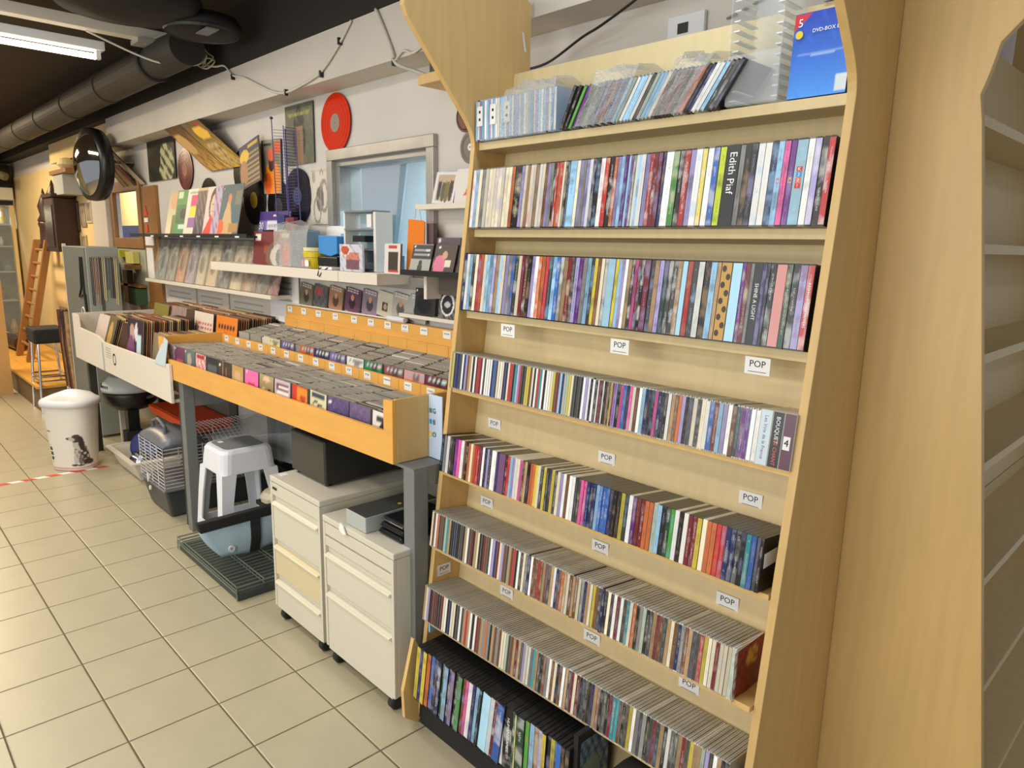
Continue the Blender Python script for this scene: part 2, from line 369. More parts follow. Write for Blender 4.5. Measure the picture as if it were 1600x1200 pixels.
# back room seen through the big window
br = MB().box(-4.4, -1.6, 3.2, 3.3, 0, 2.95)
struct('wall_room', br, pale_blue_wall, 'pale blue wall of the room behind the window')
MB().box(-4.3, -3.0, 2.7, 3.1, 0, 1.09).build('board_stand', pale_blue_dk, None) if 0 else None
rb = thing('leaning_board', 'pale blue board leaning in the room behind the window', 'board', (-4.0, 2.85, 1.0))
MB().box(-4.1, -3.05, 2.72, 3.08, 0, 1.1).build('plinth', pale_blue_dk, rb)
MB().quad((-4.05, 2.75, 1.1), (-3.05, 2.75, 1.1), (-3.15, 3.1, 2.13), (-4.3, 3.1, 2.23), .03).build('board', mat('light_board', (196, 212, 218), .6), rb)
MB().quad((-4.13, 2.79, 1.1), (-4.05, 2.745, 1.1), (-4.3, 3.09, 2.26), (-4.38, 3.09, 2.26), .03).build('frame', pale_blue_dk, rb)
tag(MB().box(-5.0, -4.4, 2.6, 3.1, .0, 1.86).build('equipment_case', pale_blue_dk, bevel=.02), 'blue grey case behind the window glass', 'case')
# window 1
w1 = thing('window_1', 'grey metal framed interior window', 'window', ((W1[0] + W1[1]) / 2, 2.0, W1[2])); w1['kind'] = 'structure'
def frame(x0, x1, z0, z1, wd_, y0, y1, m, par, name='frame'):
    f = MB(); f.box(x0 - wd_, x1 + wd_, y0, y1, z1, z1 + wd_); f.box(x0 - wd_, x1 + wd_, y0, y1, z0 - wd_, z0)
    f.box(x0 - wd_, x0, y0, y1, z0, z1); f.box(x1, x1 + wd_, y0, y1, z0, z1)
    return f.build(name, m, par, bevel=.003)
frame(W1[0], W1[1], W1[2], W1[3], .055, 1.972, 1.999, alu, w1)
frame(W1[0] + .03, W1[1] - .03, W1[2] + .03, W1[3] - .03, .03, 2.0, 2.135, alu, w1, 'window_reveal')
MB().box(W1[0] + .03, W1[1] - .03, 2.06, 2.068, W1[2] + .03, W1[3] - .03).build('pane', pane_m, w1)
# window 2: wooden framed opening into a lit room
w2 = thing('window_2', 'wooden framed hatch into a cream room', 'window', (-7.07, 2.0, 1.66)); w2['kind'] = 'structure'
frame(W2[0], W2[1], W2[2], W2[3], .09, 1.965, 1.998, mid_wood, w2)
struct('wall_side_room', MB().box(-12.4, -8.2, 2.9, 3.0, 0, 2.9), wall_yel, 'cream wall seen through the wooden hatch')
struct('trim_4', MB().box(-12.4, -8.2, 2.6, 2.88, 0, 1.80), blue_wall2, 'blue counter seen through the wooden hatch')
o = MB(); o.lathe([(.1, 0), (.1, .012), (.07, .012), (.07, 0)], (-10.7, 2.885, 2.03), 28, 'y', cap=False)
tag(o.build('wall_emblem', grey_pl), 'round grey ring emblem on the cream wall inside the wooden hatch', 'emblem')
cb = thing('notice_board', 'orange wooden board with red arrow and white notes beside the hatch', 'board', (-6.45, 1.985, 1.1))
MB().box(-6.60, -6.26, 1.975, 1.998, 1.12, 2.08).build('board', mid_wood, cb)
MB().prism([(-6.57, 1.84), (-6.47, 1.84), (-6.52, 1.93)], 'y', 1.968, 1.973).build('arrow', red_m, cb)
MB().box(-6.565, -6.475, 1.968, 1.973, 1.79, 1.825).build('note', white_paper, cb)
MB().box(-6.55, -6.49, 1.968, 1.973, 1.71, 1.77).build('arrow', red_m, cb)
MB().box(-6.57, -6.36, 1.966, 1.973, 1.60, 1.69).build('note', white_paper, cb)
MB().box(-6.56, -6.40, 1.966, 1.973, 1.33, 1.58).build('note', white_paper, cb)

# ================================================================ THE POP SHELF UNIT
def yback(z): return 1.747 - .133 * (2.22 - z)
def yfront(z): return 1.335 + .122 * z
def side_poly(yb):
    p = [(yb, 0), (yfront(0), 0), (yfront(1.9), 1.9)]
    for k in range(7):
        a = k / 6; p.append((1.572 + .006 * math.sin(a * PI) - .03 * a * a, 1.95 + .10 * a))
    return p + [(1.312, 2.312), (1.300, 2.34), (1.300, 2.45), (yb - .03, 2.47), (yb, 2.455)]
unit = thing('display_shelf', 'tall beech display shelf unit packed with film and music cases', 'shelf unit', (-1.25, 1.55, 0))
MB().prism(side_poly(1.822), 'x', -1.862, -1.842).build('side_panel', beech, unit, bevel=.0015)
MB().prism(side_poly(1.778), 'x', -.656, -.636).build('side_panel', beech, unit, bevel=.0015)
bp_ = MB(); zs = [0, 2.222]
bp_.prism([(yback(0), 0), (yback(0) + .018, 0), (yback(2.222) + .018, 2.222), (yback(2.222), 2.222)], 'x', -1.841, -.657)
bp_.build('back_panel', birch_back, unit)
ROWZ = dict(S0=(1.573, 1.986), S1=(1.555, 1.710), S2=(1.523, 1.442), S3=(1.477, 1.182), S4=(1.431, .901), S5=(1.390, .640), S6=(1.357, .377))
for k, (y, z) in ROWZ.items():
    th = .024 if k in ('S0', 'S1', 'S2') else .014
    yf = y + (.02 if k in ('S0', 'S1', 'S2') else .006)
    yq = yback(z - .02) + .004; LN = 0 if k == 'S0' else .12
    def zt(q): return z - .001 - LN * (q - y)
    MB().prism([(yf, zt(yf) - th), (yf, zt(yf)), (yq, zt(yq)), (yq, zt(yq) - th)], 'x', -1.841, -.657).build('shelf', birch_back if k < 'S3' else beech_edge, unit, bevel=.001)
MB().box(-1.841, -.657, 1.40, yback(.07), .05, .066).build('shelf', beech_edge, unit)
def price(x, y, z, s, par, w=.062, h=.04, rz=0, ts=.022, tilt=0):
    b = MB().box(-w / 2, w / 2, -.001, 0, -h / 2, h / 2).mesh('category_label', white_paper)
    o = bpy.data.objects.new('category_label', b); COL.objects.link(o); o.parent = par
    pl = wloc(par); o.location = (x - pl[0], y - pl[1], z - pl[2]); o.rotation_euler = (tilt, 0, rz)
    text(s, ts, ink_m, o, (0, -.0012, .004))
    if ts > .015:
        l = MB().box(-w * .36, w * .36, -.0014, -.001, -h * .36, -h * .33); l.build('print_line', ink_m, o, off=(0, 0, 0)).location = (0, 0, 0)
    return o
for x, z in ((-1.609, 1.395), (-1.169, 1.395), (-.772, 1.396)):
    price(x, 1.519, z, 'POP', unit)
for x, z in ((-1.744, 1.053), (-1.252, 1.047), (-.796, 1.048), (-1.737, .781), (-1.233, .785), (-.816, .778), (-1.592, .513), (-1.22, .512), (-.887, .522)):
    price(x, yback(z) - .001, z, 'POP', unit)
price(-1.8405, 1.448, .532, 'POP', unit, rz=PI / 2, w=.058)
mk_ = MB().quad((-1.8405, 1.79, 2.30), (-1.8405, 1.80, 2.30), (-1.8405, 1.785, 2.36), (-1.8405, 1.778, 2.36), .0005); mk_.build('paint_scuff', white_cold, unit)
for y, z in ((1.60, 2.10), (1.62, 1.35), (1.58, .93), (1.56, .6)):
    MB().lathe([(.003, 0), (.003, .001)], (-.6358, y, z), 8, 'x').build('screw', chrome, unit)

# ---- the cases standing on it
PAL = dict(w=(238, 236, 232), c=(226, 214, 186), g=(134, 134, 132), G=(62, 62, 60), k=(24, 22, 24), K=(18, 17, 18), r=(184, 44, 44), R=(112, 28, 36), o=(200, 108, 58), b=(50, 96, 172), B=(28, 38, 92),
           l=(150, 196, 228), n=(110, 66, 40), t=(176, 142, 102), y=(206, 186, 66), Y=(200, 216, 40), p=(212, 88, 150), u=(104, 40, 128), v=(160, 150, 198), e=(70, 150, 60), E=(34, 72, 52), a=(50, 140, 150), s=(168, 180, 164),
           P=(16, 15, 16), L=(166, 208, 228), O=(196, 150, 66), H=(20, 22, 26), q=(206, 138, 130), V=(122, 84, 124), X=(214, 230, 236), Z=(16, 15, 18), **{'4': (96, 40, 66)})
NAME = dict(w='white', c='cream', g='grey', G='dark grey', k='black', K='thick black', r='red', R='dark red', o='orange', b='blue', B='navy blue', l='light blue', n='brown', t='tan', y='yellow', Y='lime yellow', p='pink', u='purple',
            v='lilac', e='green', E='dark green', a='teal', s='grey green', P='thick black', L='wide pale blue', O='leopard patterned', H='black', q='wide pinkish', V='patterned violet', X='wide white', Z='wide black', **{'4': 'maroon'})
INK = ['w', 'k', 'c', 'y', 'r', 'l', 'w', 'w', 'k']
def setc(o, rgb, ink=None):
    o.color = lin(rgb) + (1,)
    if ink: o['ink'] = list(lin(ink))
case_cache = {}
def case_mesh(kind, t):
    k = (kind, round(t, 4))
    if k in case_cache: return case_cache[k]
    H_, D_ = {'dvd': (.190, .135), 'cd': (.1245, .142), 'slim': (.1265, .140)}[kind]
    g = .0004 if kind == 'cd' else .0001
    m = MB()
    if kind == 'cd':   # two lids around a tray
        m.box(g, t * .36, .0004, D_, 0, H_); m.box(t * .36, t * .72, .0016, D_ - .002, .0012, H_ - .0022); m.box(t * .72, t - g, .0004, D_, 0, H_)
    else:
        c = .0025 if kind == 'dvd' else .0004
        m.prism([(g, 0), (t - g, 0), (t - g, H_ - c), (t - g - min(c, t * .2), H_), (g + min(c, t * .2), H_), (g, H_ - c)], 'y', .0006, D_)
    sp = MB()
    if kind == 'cd': sp.box(t * .08, t * .92, -.0002, .0014, .004, H_ - .004)
    elif kind == 'dvd': sp.box(t * .05, t * .95, -.0003, .0006, .0035, H_ - .004)
    else: sp.box(t * .05, t * .95, -.0003, .0006, .001, H_ - .001)
    r = (m.fix(m.mesh(kind + '_case', body_m)), sp.fix(sp.mesh('spine', spine_dvd if kind == 'dvd' else spine_cd)))
    case_cache[k] = r; return r
NOUN = dict(dvd='film case', cd='music cd case', slim='slim cd case')
SHELFN = dict(S1='top row of film cases', S2='second row of film cases', S3='uppermost music shelf', S4='black-topped cd row', S5='second lowest cd row', S6='lowest cd row')
GRP = dict(S1='film cases on the upper shelf', S2='film cases on the second shelf', S3='cds on the first music shelf', S4='slim cds on the black-topped shelf', S5='cds on the second lowest shelf', S6='cds on the lowest shelf')
def add_case(kind, t, ch, x, y, z, label, group, body, tilt=0, lean=0):
    cm, sm = case_mesh(kind, t)
    if kind == 'cd':
        r_ = random.random(); g_ = random.randint(-16, 14); body = tuple(v + g_ for v in body) if r_ < .93 else ((70, 62, 60) if r_ < .97 else (222, 218, 208))
    nm = {'dvd': 'film_case', 'cd': 'cd_case', 'slim': 'slim_cd_case'}[kind]
    o = bpy.data.objects.new(nm, cm); COL.objects.link(o); o.location = (x, y, z); o.rotation_euler = (-lean, tilt, 0)
    setc(o, body); tag(o, label, 'case', group)
    s = bpy.data.objects.new('spine', sm); COL.objects.link(s); s.parent = o
    c = PAL[ch]; j = random.uniform(.86, 1.1); c = tuple(min(255, v * j) for v in c)
    lum = sum(PAL[ch]) / 3
    ik = random.choice('wwcvlt' if lum < 120 else ('vvtcslp' if lum > 200 else 'kGRBnw')); setc(s, c, PAL[ch] if ch in 'PHXZ4LOqV' else PAL[ik])
    return o, s
PLACE_ = {}
def spine_text(o, s, t, size, m, z, y=-.0006, up=False):
    return text(s, size, m, o, (t / 2, y, z), (PI / 2, PI / 2, 0) if not up else (PI / 2, -PI / 2, 0), ext=.0001)
tm_white = mat('print_white', (240, 240, 240), .5); tm_blue = mat('print_blue', (60, 150, 210), .5); tm_red = mat('print_red', (214, 56, 50), .5)
tm_or = mat('print_orange', (232, 100, 70), .5); tm_pur = mat('print_purple', (120, 90, 160), .5); tm_yel = mat('print_yellow', (240, 210, 50), .5)
for row in ('S1', 'S2', 'S3', 'S4', 'S5', 'S6'):
    y, z = ROWZ[row]
    y -= .011 if row in ('S1', 'S2') else .0075
    if row in SEGS:
        pts, xe = SEGS[row]; codes = ''.join(c for _, c in pts); x = pts[0][0]; ws = []
        for q, (px_, c) in enumerate(pts): ws += [((pts[q + 1][0] if q + 1 < len(pts) else xe) - px_) / len(c)] * len(c)
    else:
        x = -1.838; n_c = 110; ws = [((-.70 if row == 'S5' else -.675) - x) / n_c] * n_c
        codes = [random.choice('gwcktnRrBaGGkktccwBnGRknkGvycotsgntR') for _ in range(n_c)]
    cut = {'S3': 66, 'S5': 42, 'S6': 42}.get(row, 0)
    kind = {'S1': 'dvd', 'S2': 'dvd', 'S4': 'slim'}.get(row, 'cd')
    for i, (ch, w_) in enumerate(zip(codes, ws)):
        t = w_
        if i < cut:
            yy = y + random.uniform(-.001, .001); g_ = random.randint(-8, 8); bc_ = (178 + g_, 174 + g_, 162 + g_)
            PILE.lean = (yy, z, .12)
            PILE.box(x + .0003, x + t * .36, yy, yy + .142, z, z + .1245, bc_); PILE.box(x + t * .36, x + t * .72, yy + .0015, yy + .14, z + .001, z + .1228, (120, 116, 108)); PILE.box(x + t * .72, x + t - .0003, yy, yy + .142, z, z + .1245, bc_)  # paler lids and darker middle paint edge highlights onto the case tops
            PILE.box(x + t * .1, x + t * .9, yy - .0005, yy + .0012, z + .004, z + .12, PAL[ch]); PILE.lean = None; x += t; continue
        body = dict(dvd=(26, 25, 27), cd=(184, 180, 168), slim=(34, 34, 32))[kind]
        if row == 'S4' and (ch in 'wcs' or 24 < i < 31 or 37 < i < 43 and ch != 'G'): body = (206, 202, 188)
        if row == 'S1' and ch in 'wcl': body = (120, 116, 112)
        prev = NAME[codes[i - 1]] if i else None
        lb = '%s %s, %s from left, %s' % (NAME[ch], NOUN[kind], ordn(i + 1), SHELFN[row])
        if row in ('S3', 'S5', 'S6') and ch in 'XZ4': kd = 'slim'
        else: kd = kind
        o, s = add_case(kd, round(t, 4), ch, x, y + random.uniform(-.0012, .0012), z, lb, GRP[row], body, lean=.12)
        if ch == 'P': spine_text(o, 'Edith Piaf', t, .026, tm_white, .125); o['label'] = 'thick black film box with white title lettering in the upper film row'
        if ch == 'H': spine_text(o, 'SHINE A LIGHT', t, .0125, tm_white, .1); o['label'] = 'black film case reading SHINE A LIGHT in the second film row'
        if ch == 'X': spine_text(o, 'Les Voix de la France', t, .0115, tm_pur, .064); o['label'] = 'wide white cd box with violet French title near a shelf end'
        if ch == 'Z':
            spine_text(o, 'BOUQUET', t, .013, tm_white, .085); spine_text(o, 'DE CHANT', t, .012, tm_or, .035)
            o['label'] = 'wide black cd box with white and orange capitals on the first music shelf'
        if ch == '4':
            b = MB().box(.004, .02, -.0012, -.0004, .045, .075).build('number_label', white_paper, o, off=(0, 0, 0)); b.location = (0, 0, 0)
            text('4', .022, ink_m, b, (.012, -.0016, .06)); o['label'] = 'maroon boxed cd set with a white 4 sticker at the shelf end'
        if ch == 'O':
            for k in range(9):
                q = MB(); q.lathe([(.0062, 0), (.0062, .0002)], (0, 0, 0), 7, 'y', sy=1.3)
                w = q.build('leopard_spot', rust, o, off=(0, 0, 0)); w.location = (t * (.3 + .4 * (k % 2)), -.0006, .02 + k * .019)
        if row == 'S1' and i in (75, 76, 77): pass
        if row == 'S1' and ch in 'pul' and i > 68:
            spine_text(o, 'K3', t, .012, tm_yel if ch == 'u' else tm_or, .1)
        if row == 'S1' and ch == 'L':
            for q, (cc, zz) in enumerate(((tm_red, .118), (tm_blue, .106), (tm_or, .094), (tm_red, .082))):
                b = MB().box(t * .25, t * .75, -.0008, -.0003, zz, zz + .011).build('letter_block', cc, o, off=(0, 0, 0)); b.location = (0, 0, 0)
                text('K30!'[q], .011, tm_white, b, (t * .5, -.0012, zz + .005))
        if row == 'S2' and ch == 'r' and i > 70: spine_text(o, 'RED HOT CHILI PEPPERS', t, .009, tm_white, .1)
        x += t
# end stickers and the case that faces out at the right end of row S4
o = MB().box(-.6765, -.676, 1.44, 1.50, .955, .990).build('price_sticker', white_paper, unit); text('€ 8,', .022, ink_m, o, (0.0005, 0, .0175), (PI / 2, 0, PI / 2))
tag(panel('cd_case', .142, .1245, .0012, [('bg', (150, 60, 40)), ('r', 0, 0, .12, 1, (230, 226, 220)), ('e', .6, .7, .2, .2, (220, 180, 60)), ('n', 2, .5, (90, 36, 30), .6)], (-.6985, 1.457, .632), (0, 0, PI / 2), None, n=16, side=(220, 216, 210)), 'cd with red brown cover turned sideways at the right end of the second lowest row', 'case')
# ---- top shelf: pale upright jewel cases, then film-wrapped leaning cases
tops = []
x = -1.836
for i in range(34):
    t = .0104
    ch = 'lwvlwlvwlwcl'[i % 12]
    lb = 'pale blue white cd case standing upright, %s from the left on the top shelf' % ordn(i + 1)
    o, s = add_case('cd', t, ch, x, 1.573 + random.uniform(-.001, .001), 1.986, lb, 'upright cds at the left of the top shelf', (170, 182, 200))
    if i in (1, 7, 13):
        st = MB().box(0, .027, -.003, -.0022, .045, .105).build('sticker', white_paper, o, off=(0, 0, 0)); st.location = (0, 0, 0)
        for zz in (.065, .088): MB().box(.009, .017, -.0034, -.003, zz - .004, zz + .004).build('sticker_mark', ink_m, st, off=(0, 0, 0)).location = (0, 0, 0)
    x += t + .0001
def film_bag(x0, x1, lean, y, z, h, label):
    b = MB(); n = 10; d = .15; pts = []
    for j in range(6):
        for i in range(n + 1):
            u = i / n; v = j / 5
            xx = x0 + (x1 - x0) * u + lean * v + random.uniform(-.004, .004); zz = z + h * v + (random.uniform(0, .028) if j == 5 else 0)
            pts.append((xx, y - .006 + random.uniform(-.005, .003) + (.01 if j == 5 else 0), zz))
    fs = [(j * (n + 1) + i, j * (n + 1) + i + 1, (j + 1) * (n + 1) + i + 1, (j + 1) * (n + 1) + i) for j in range(5) for i in range(n)]
    o_ = len(pts)
    pts += [(p[0] + .004, y + d * .5, p[2] + random.uniform(.004, .02)) for p in pts[5 * (n + 1):]] + [(p[0], y + d * .85, p[2] - .004) for p in pts[5 * (n + 1):]]
    a = 5 * (n + 1)
    for i in range(n):
        fs.append((a + i, a + i + 1, o_ + i + 1, o_ + i)); fs.append((o_ + i, o_ + i + 1, o_ + n + 1 + i + 1, o_ + n + 1 + i))
    b.add(pts, fs); o = b.build('film_wrap', wrap); tag(o, label, 'plastic film'); return o
film_bag(-1.71, -1.49, .01, 1.571, 1.987, .132, 'crinkled clear film around the upright pale cases, top shelf')
# dark green-edged cases tipped over
for i, (xx, tl, c) in enumerate(((-1.468, .42, 'k'), (-1.452, .46, 'k'), (-1.436, .5, 'e'), (-1.418, .5, 'u'))):
    add_case('cd', .0104, c, xx, 1.576, 1.989, '%s cd case leaning right, %s after the upright pale cases' % (NAME[c], ordn(i + 1)), 'leaning cds on the top shelf', (60, 64, 62) if i < 2 else (120, 140, 120), tilt=tl)
seq = 'ggGvRrkbBlswllwGsllcRkRRGgrokBwwlkGk'
xs = -1.385
for i, c in enumerate(seq):
    tl = .50 + .1 * i / len(seq); xx = xs + i * .01185
    nm = '%s cd case, %s from the left in the slanted run on the top shelf' % (NAME[c], ordn(i + 1))
    add_case('cd', .0104, c, xx, 1.574 + random.uniform(-.002, .002), 1.9885, nm, 'leaning cds on the top shelf', (46, 46, 50) if c in 'GkRB' else (160, 166, 172), tilt=tl)
film_bag(-1.40, -1.26, .07, 1.570, 1.987, .118, 'crinkled clear film bag on the left slanted cases of the top shelf')
film_bag(-1.15, -1.05, .075, 1.570, 1.987, .116, 'crinkled clear film bag on the right slanted cases of the top shelf')
# acrylic rack
ar = thing('acrylic_rack', 'tall clear acrylic rack with ribbed sides on the top shelf', 'rack', (-.88, 1.62, 1.986))
MB().box(-.945, -.815, 1.585, 1.588, 1.99, 2.10).build('front_panel', clear, ar); MB().box(-.945, -.942, 1.588, 1.70, 1.99, 2.36).build('side_panel', clear, ar)
MB().box(-.818, -.815, 1.588, 1.70, 1.99, 2.36).build('side_panel', clear, ar); MB().box(-.942, -.818, 1.697, 1.70, 1.99, 2.36).build('back_panel', clear, ar)
MB().box(-.942, -.818, 1.588, 1.697, 1.987, 1.99).build('base', clear, ar)
for k in range(16):
    z = 2.0 + k * .022
    MB().box(-.941, -.925, 1.595, 1.68, z, z + .003).build('rib', clear_rib, ar); MB().box(-.834, -.819, 1.595, 1.68, z, z + .003).build('rib', clear_rib, ar)
MB().lathe([(.007, 0), (.007, .002)], (-.862, 1.695, 2.175), 12, 'y').build('white_plug', white_pl, ar)
# blue disc-label package
bc = thing('label_pack', 'blue cardboard pack with red corner and yellow dot, right end of top shelf', 'package', (-.735, 1.60, 1.986))
BLU = (24, 70, 190)
panel('card', .128, .178, .012, [('g', (22, 60, 170), (70, 150, 235)), ('n', 2., 1.1, (60, 120, 225), .3), ('t', 0, .98, .0, .80, .28, .98, (200, 40, 40)), ('r', .1, .50, .95, .53, (120, 150, 215)), ('r', .35, .47, .75, .49, (150, 175, 225)), ('r', .8, .04, 1, .22, (206, 216, 220))], (0, 0, .003), (-.06, 0, 0), bc, n=34, side=(30, 60, 150))
text('5', .024, tm_white, bc, (-.05, .0085, .160), (PI / 2 - .06, 0, 0)); text('DVD-BOX ETI', .011, tm_white, bc, (.012, .0065, .140), (PI / 2 - .06, 0, 0), align='CENTER')
MB().lathe([(.0085, 0), (.0085, .001)], (-.785, 1.605, 2.122), 16, 'y').build('yellow_dot', yellow_pl, bc)
tag(MB().box(-.80, -.76, 1.74, 1.752, 2.225, 2.33).build('steel_rule', alu), 'grey metal strip standing behind the blue pack', 'strip')
# ---- black box of film cases at the foot
pb = thing('black_crate', 'low black crate of film cases at the foot of the shelf unit', 'crate', (-1.45, 1.36, 0))
MB().box(-1.815, -1.085, 1.322, 1.34, 0, .118).build('front_panel', black_mt, pb); MB().box(-1.815, -1.085, 1.34, 1.44, .10, .118).build('base', black_mt, pb)
MB().box(-1.09, -1.075, 1.30, 1.44, .118, .375).build('side_panel', black_mt, pb)
MB().prism([(1.26, .045), (1.318, .0), (1.318, .3), (1.30, .33), (1.255, .15)], 'x', -1.834, -1.818).build('front_post', beech_edge, pb)
bs = 'yByokBlvaunelvwBkwvLwRbl'
bx = -1.806
widths = {'L': .034}
row7 = [(c, .0185) for c in 'yByobk'] + [('B', .0185), ('E', .014), ('l', .02), ('B', .014), ('v', .016), ('G', .016), ('e', .02), ('n', .014), ('p', .012), ('w', .018), ('B', .014), ('l', .016), ('k', .012), ('L', .036), ('w', .018), ('R', .012), ('b', .03), ('w', .012), ('k', .034), ('E', .014), ('y', .006), ('E', .03), ('e', .016), ('l', .018), ('n', .018), ('v', .014), ('y', .015), ('k', .014), ('y', .015), ('k', .006), ('b', .018), ('k', .014), ('G', .014)]
tot = sum(t for _, t in row7); sc = (-1.10 - bx) / tot
hm = {}
for i, (c, t) in enumerate(row7):
    t = round(t * sc, 4); o, s = add_case('dvd', t, c, bx, 1.285 + random.uniform(-.003, .004), .121, '%s spined film case, %s from the left in the low black crate' % (NAME[c], ordn(i + 1)), 'film cases in the black crate', (24, 26, 28), tilt=.14 if i < 23 else .05)
    o.scale = (1, 1, 1.12)
    if i == 24:
        spine_text(o, 'HUMAN PLANET', t, .014, tm_white, .105); o['label'] = 'thick black film case reading HUMAN PLANET in the low black crate'
    bx += t
panel('cover_print', .12, .2, .002, [('bg', (70, 96, 110)), ('n', 3., .2, (150, 170, 150), .7), ('n', 5., .5, (30, 50, 110), .8), ('e', .4, .5, .3, .2, (130, 140, 120))], (-1.0735 + 1.45, 1.37 - 1.36, .15), (0, 0, PI / 2), pb, n=16)
tag(MB().box(-1.815, -1.807, 1.36, 1.43, .335, .372).build('blue_flap', mat('pale_blue_plastic', (150, 196, 220), .4)), 'pale blue scrap of plastic above the yellow spines of the black crate', 'scrap')
# dark bag at the very bottom edge
bg = thing('dark_box', 'dark patterned box on the floor under the lowest cd row', 'box', (-.93, 1.38, 0.066))
MB().prism([(-1.0, .07), (-.86, .07), (-.85, .30), (-.90, .345), (-.97, .325), (-1.01, .28)], 'y', 1.33, 1.42).build('body', black_mt, bg, bevel=.004)
MB().box(-.99, -.93, 1.327, 1.33, .27, .29).build('print', tm_yel, bg)

# ================================================================ EMPTY UNIT AT THE RIGHT
u2 = thing('empty_shelf_unit', 'tall beech shelf unit with empty shelves at the right edge', 'shelf unit', (-.45, 2.3, 0))
def xf(z): return -.215 - .125 * z
p = [(-.725, 0), (xf(0), 0), (xf(1.93), 1.93)] + [(-.466 + .006 * k, 1.985 + .0163 * k + .002 * k * k) for k in range(5)] + [(-.20, 2.35), (-.19, 2.38), (-.19, 2.47), (-.725, 2.47)]
MB().prism(p, 'y', 1.782, 1.804).build('side_panel', beech, u2, bevel=.0015)
MB().prism(p, 'y', 3.1, 3.12).build('side_panel', beech, u2)
def xb(z): return xf(z) - .16
for z0, z1 in ((0, .735), (.739, .955), (.959, 2.25)):
    MB().prism([(xb(z0) - .018, z0), (xb(z0), z0), (xb(z1), z1), (xb(z1) - .018, z1)], 'y', 1.805, 3.099).build('back_panel', sheet_gr if 0 else birch_back, u2)
for z in (1.955, 1.68, 1.437, 1.19, .92, .66, .39, .08):
    MB().box(xb(z), xf(z) - .012, 1.805, 3.099, z - .022, z).build('shelf', birch_back, u2)
for y, z in ((1, 1),):
    pass
# ================================================================ CD TRAYS ON THE STEEL TABLE
tb = thing('steel_table', 'grey steel table frame carrying the honey wood cd trays', 'table', (-3.0, 1.66, 0))
for x0, y0 in ((-4.10, 1.341), (-1.93, 1.341), (-4.10, 1.90), (-1.93, 1.90)):
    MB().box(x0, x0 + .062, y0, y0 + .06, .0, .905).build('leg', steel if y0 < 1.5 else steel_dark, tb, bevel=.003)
for x0 in (-4.10, -1.93): MB().box(x0 + .002, x0 + .06, 1.401, 1.90, .735 if x0 < -3 else .84, .903).build('side_rail', steel, tb, bevel=.002)
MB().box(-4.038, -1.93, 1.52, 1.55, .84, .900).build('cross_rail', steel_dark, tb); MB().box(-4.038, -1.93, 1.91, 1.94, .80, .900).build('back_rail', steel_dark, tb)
MB().box(-4.12, -1.87, 1.342, 1.965, .902, .912).build('table_top', steel, tb)
ft = thing('cd_tray', 'long honey coloured wooden tray of cds with a low front edge', 'tray', (-3.13, 1.5, .913))
X0, X1 = -4.313, -1.957
fp = [(X0, .8825), (X1, .913), (X1, 1.137), (-2.012, 1.134), (-2.012, 1.022), (-4.19, .995), (-4.215, 1.06), (-4.245, 1.108), (X0, 1.11)]
MB().prism(fp, 'y', 1.318, 1.334).build('front_board', honey, ft, bevel=.0015)
MB().box(X0, X0 + .018, 1.3345, 1.69, .914, 1.11).build('end_board', honey, ft); MB().box(X1 - .018, X1, 1.3345, 1.69, .914, 1.138).build('end_board', beech, ft, bevel=.001)
MB().box(X0 + .018, X1 - .018, 1.3345, 1.69, .914, .932).build('tray_floor', honey, ft)
CW = (X1 - X0 - .036) / 15
LB = ['POP', 'POP', 'POP', 'POP', 'POP', 'POP', 'POP', 'POP', 'POP', 'POP', 'POP', 'CHANSON', 'BALLET', 'CLASSIC', 'CLASSIC']
for k in range(15):
    a = X0 + .018 + CW * k
    MB().box(a + .001, a + CW - .001, 1.676, 1.689, .933, 1.100).build('divider_board', honey, ft, bevel=.001)
    price(a + CW * .45, 1.6755, 1.078, LB[k], ft, w=.052, h=.034, ts=.017 if LB[k] == 'POP' else .010)
bt = thing('rear_cd_tray', 'rear honey coloured wooden cd tray with a tall labelled back board', 'tray', (-2.98, 1.85, .92))
MB().box(-4.005, X1, 1.952, 1.968, .95, 1.285).build('back_board', honey, bt, bevel=.001)
MB().box(-4.005, X1, 1.692, 1.951, .97, .985).build('tray_floor', honey, bt)
lx = [-3.95, -3.78, -3.61, -3.425, -3.235, -3.075, -2.925, -2.78, -2.63, -2.46, -2.31, -2.15]
BL = ['POP', 'POP', 'POP', 'POP', 'POP', 'POP', 'POP', 'POP', 'REGGAE', 'REGGAE', 'COUNTRY', 'COUNTRY']
for k in range(13):
    a = -4.0 + .1565 * k
    MB().box(a + .001, a + .1555, 1.938, 1.9515, .986, 1.212).build('divider_board', honey, bt, bevel=.001)
for k, x_ in enumerate(lx): price(x_, 1.951, 1.262, BL[k], bt, w=.055, h=.034, ts=.017 if BL[k] == 'POP' else .010)
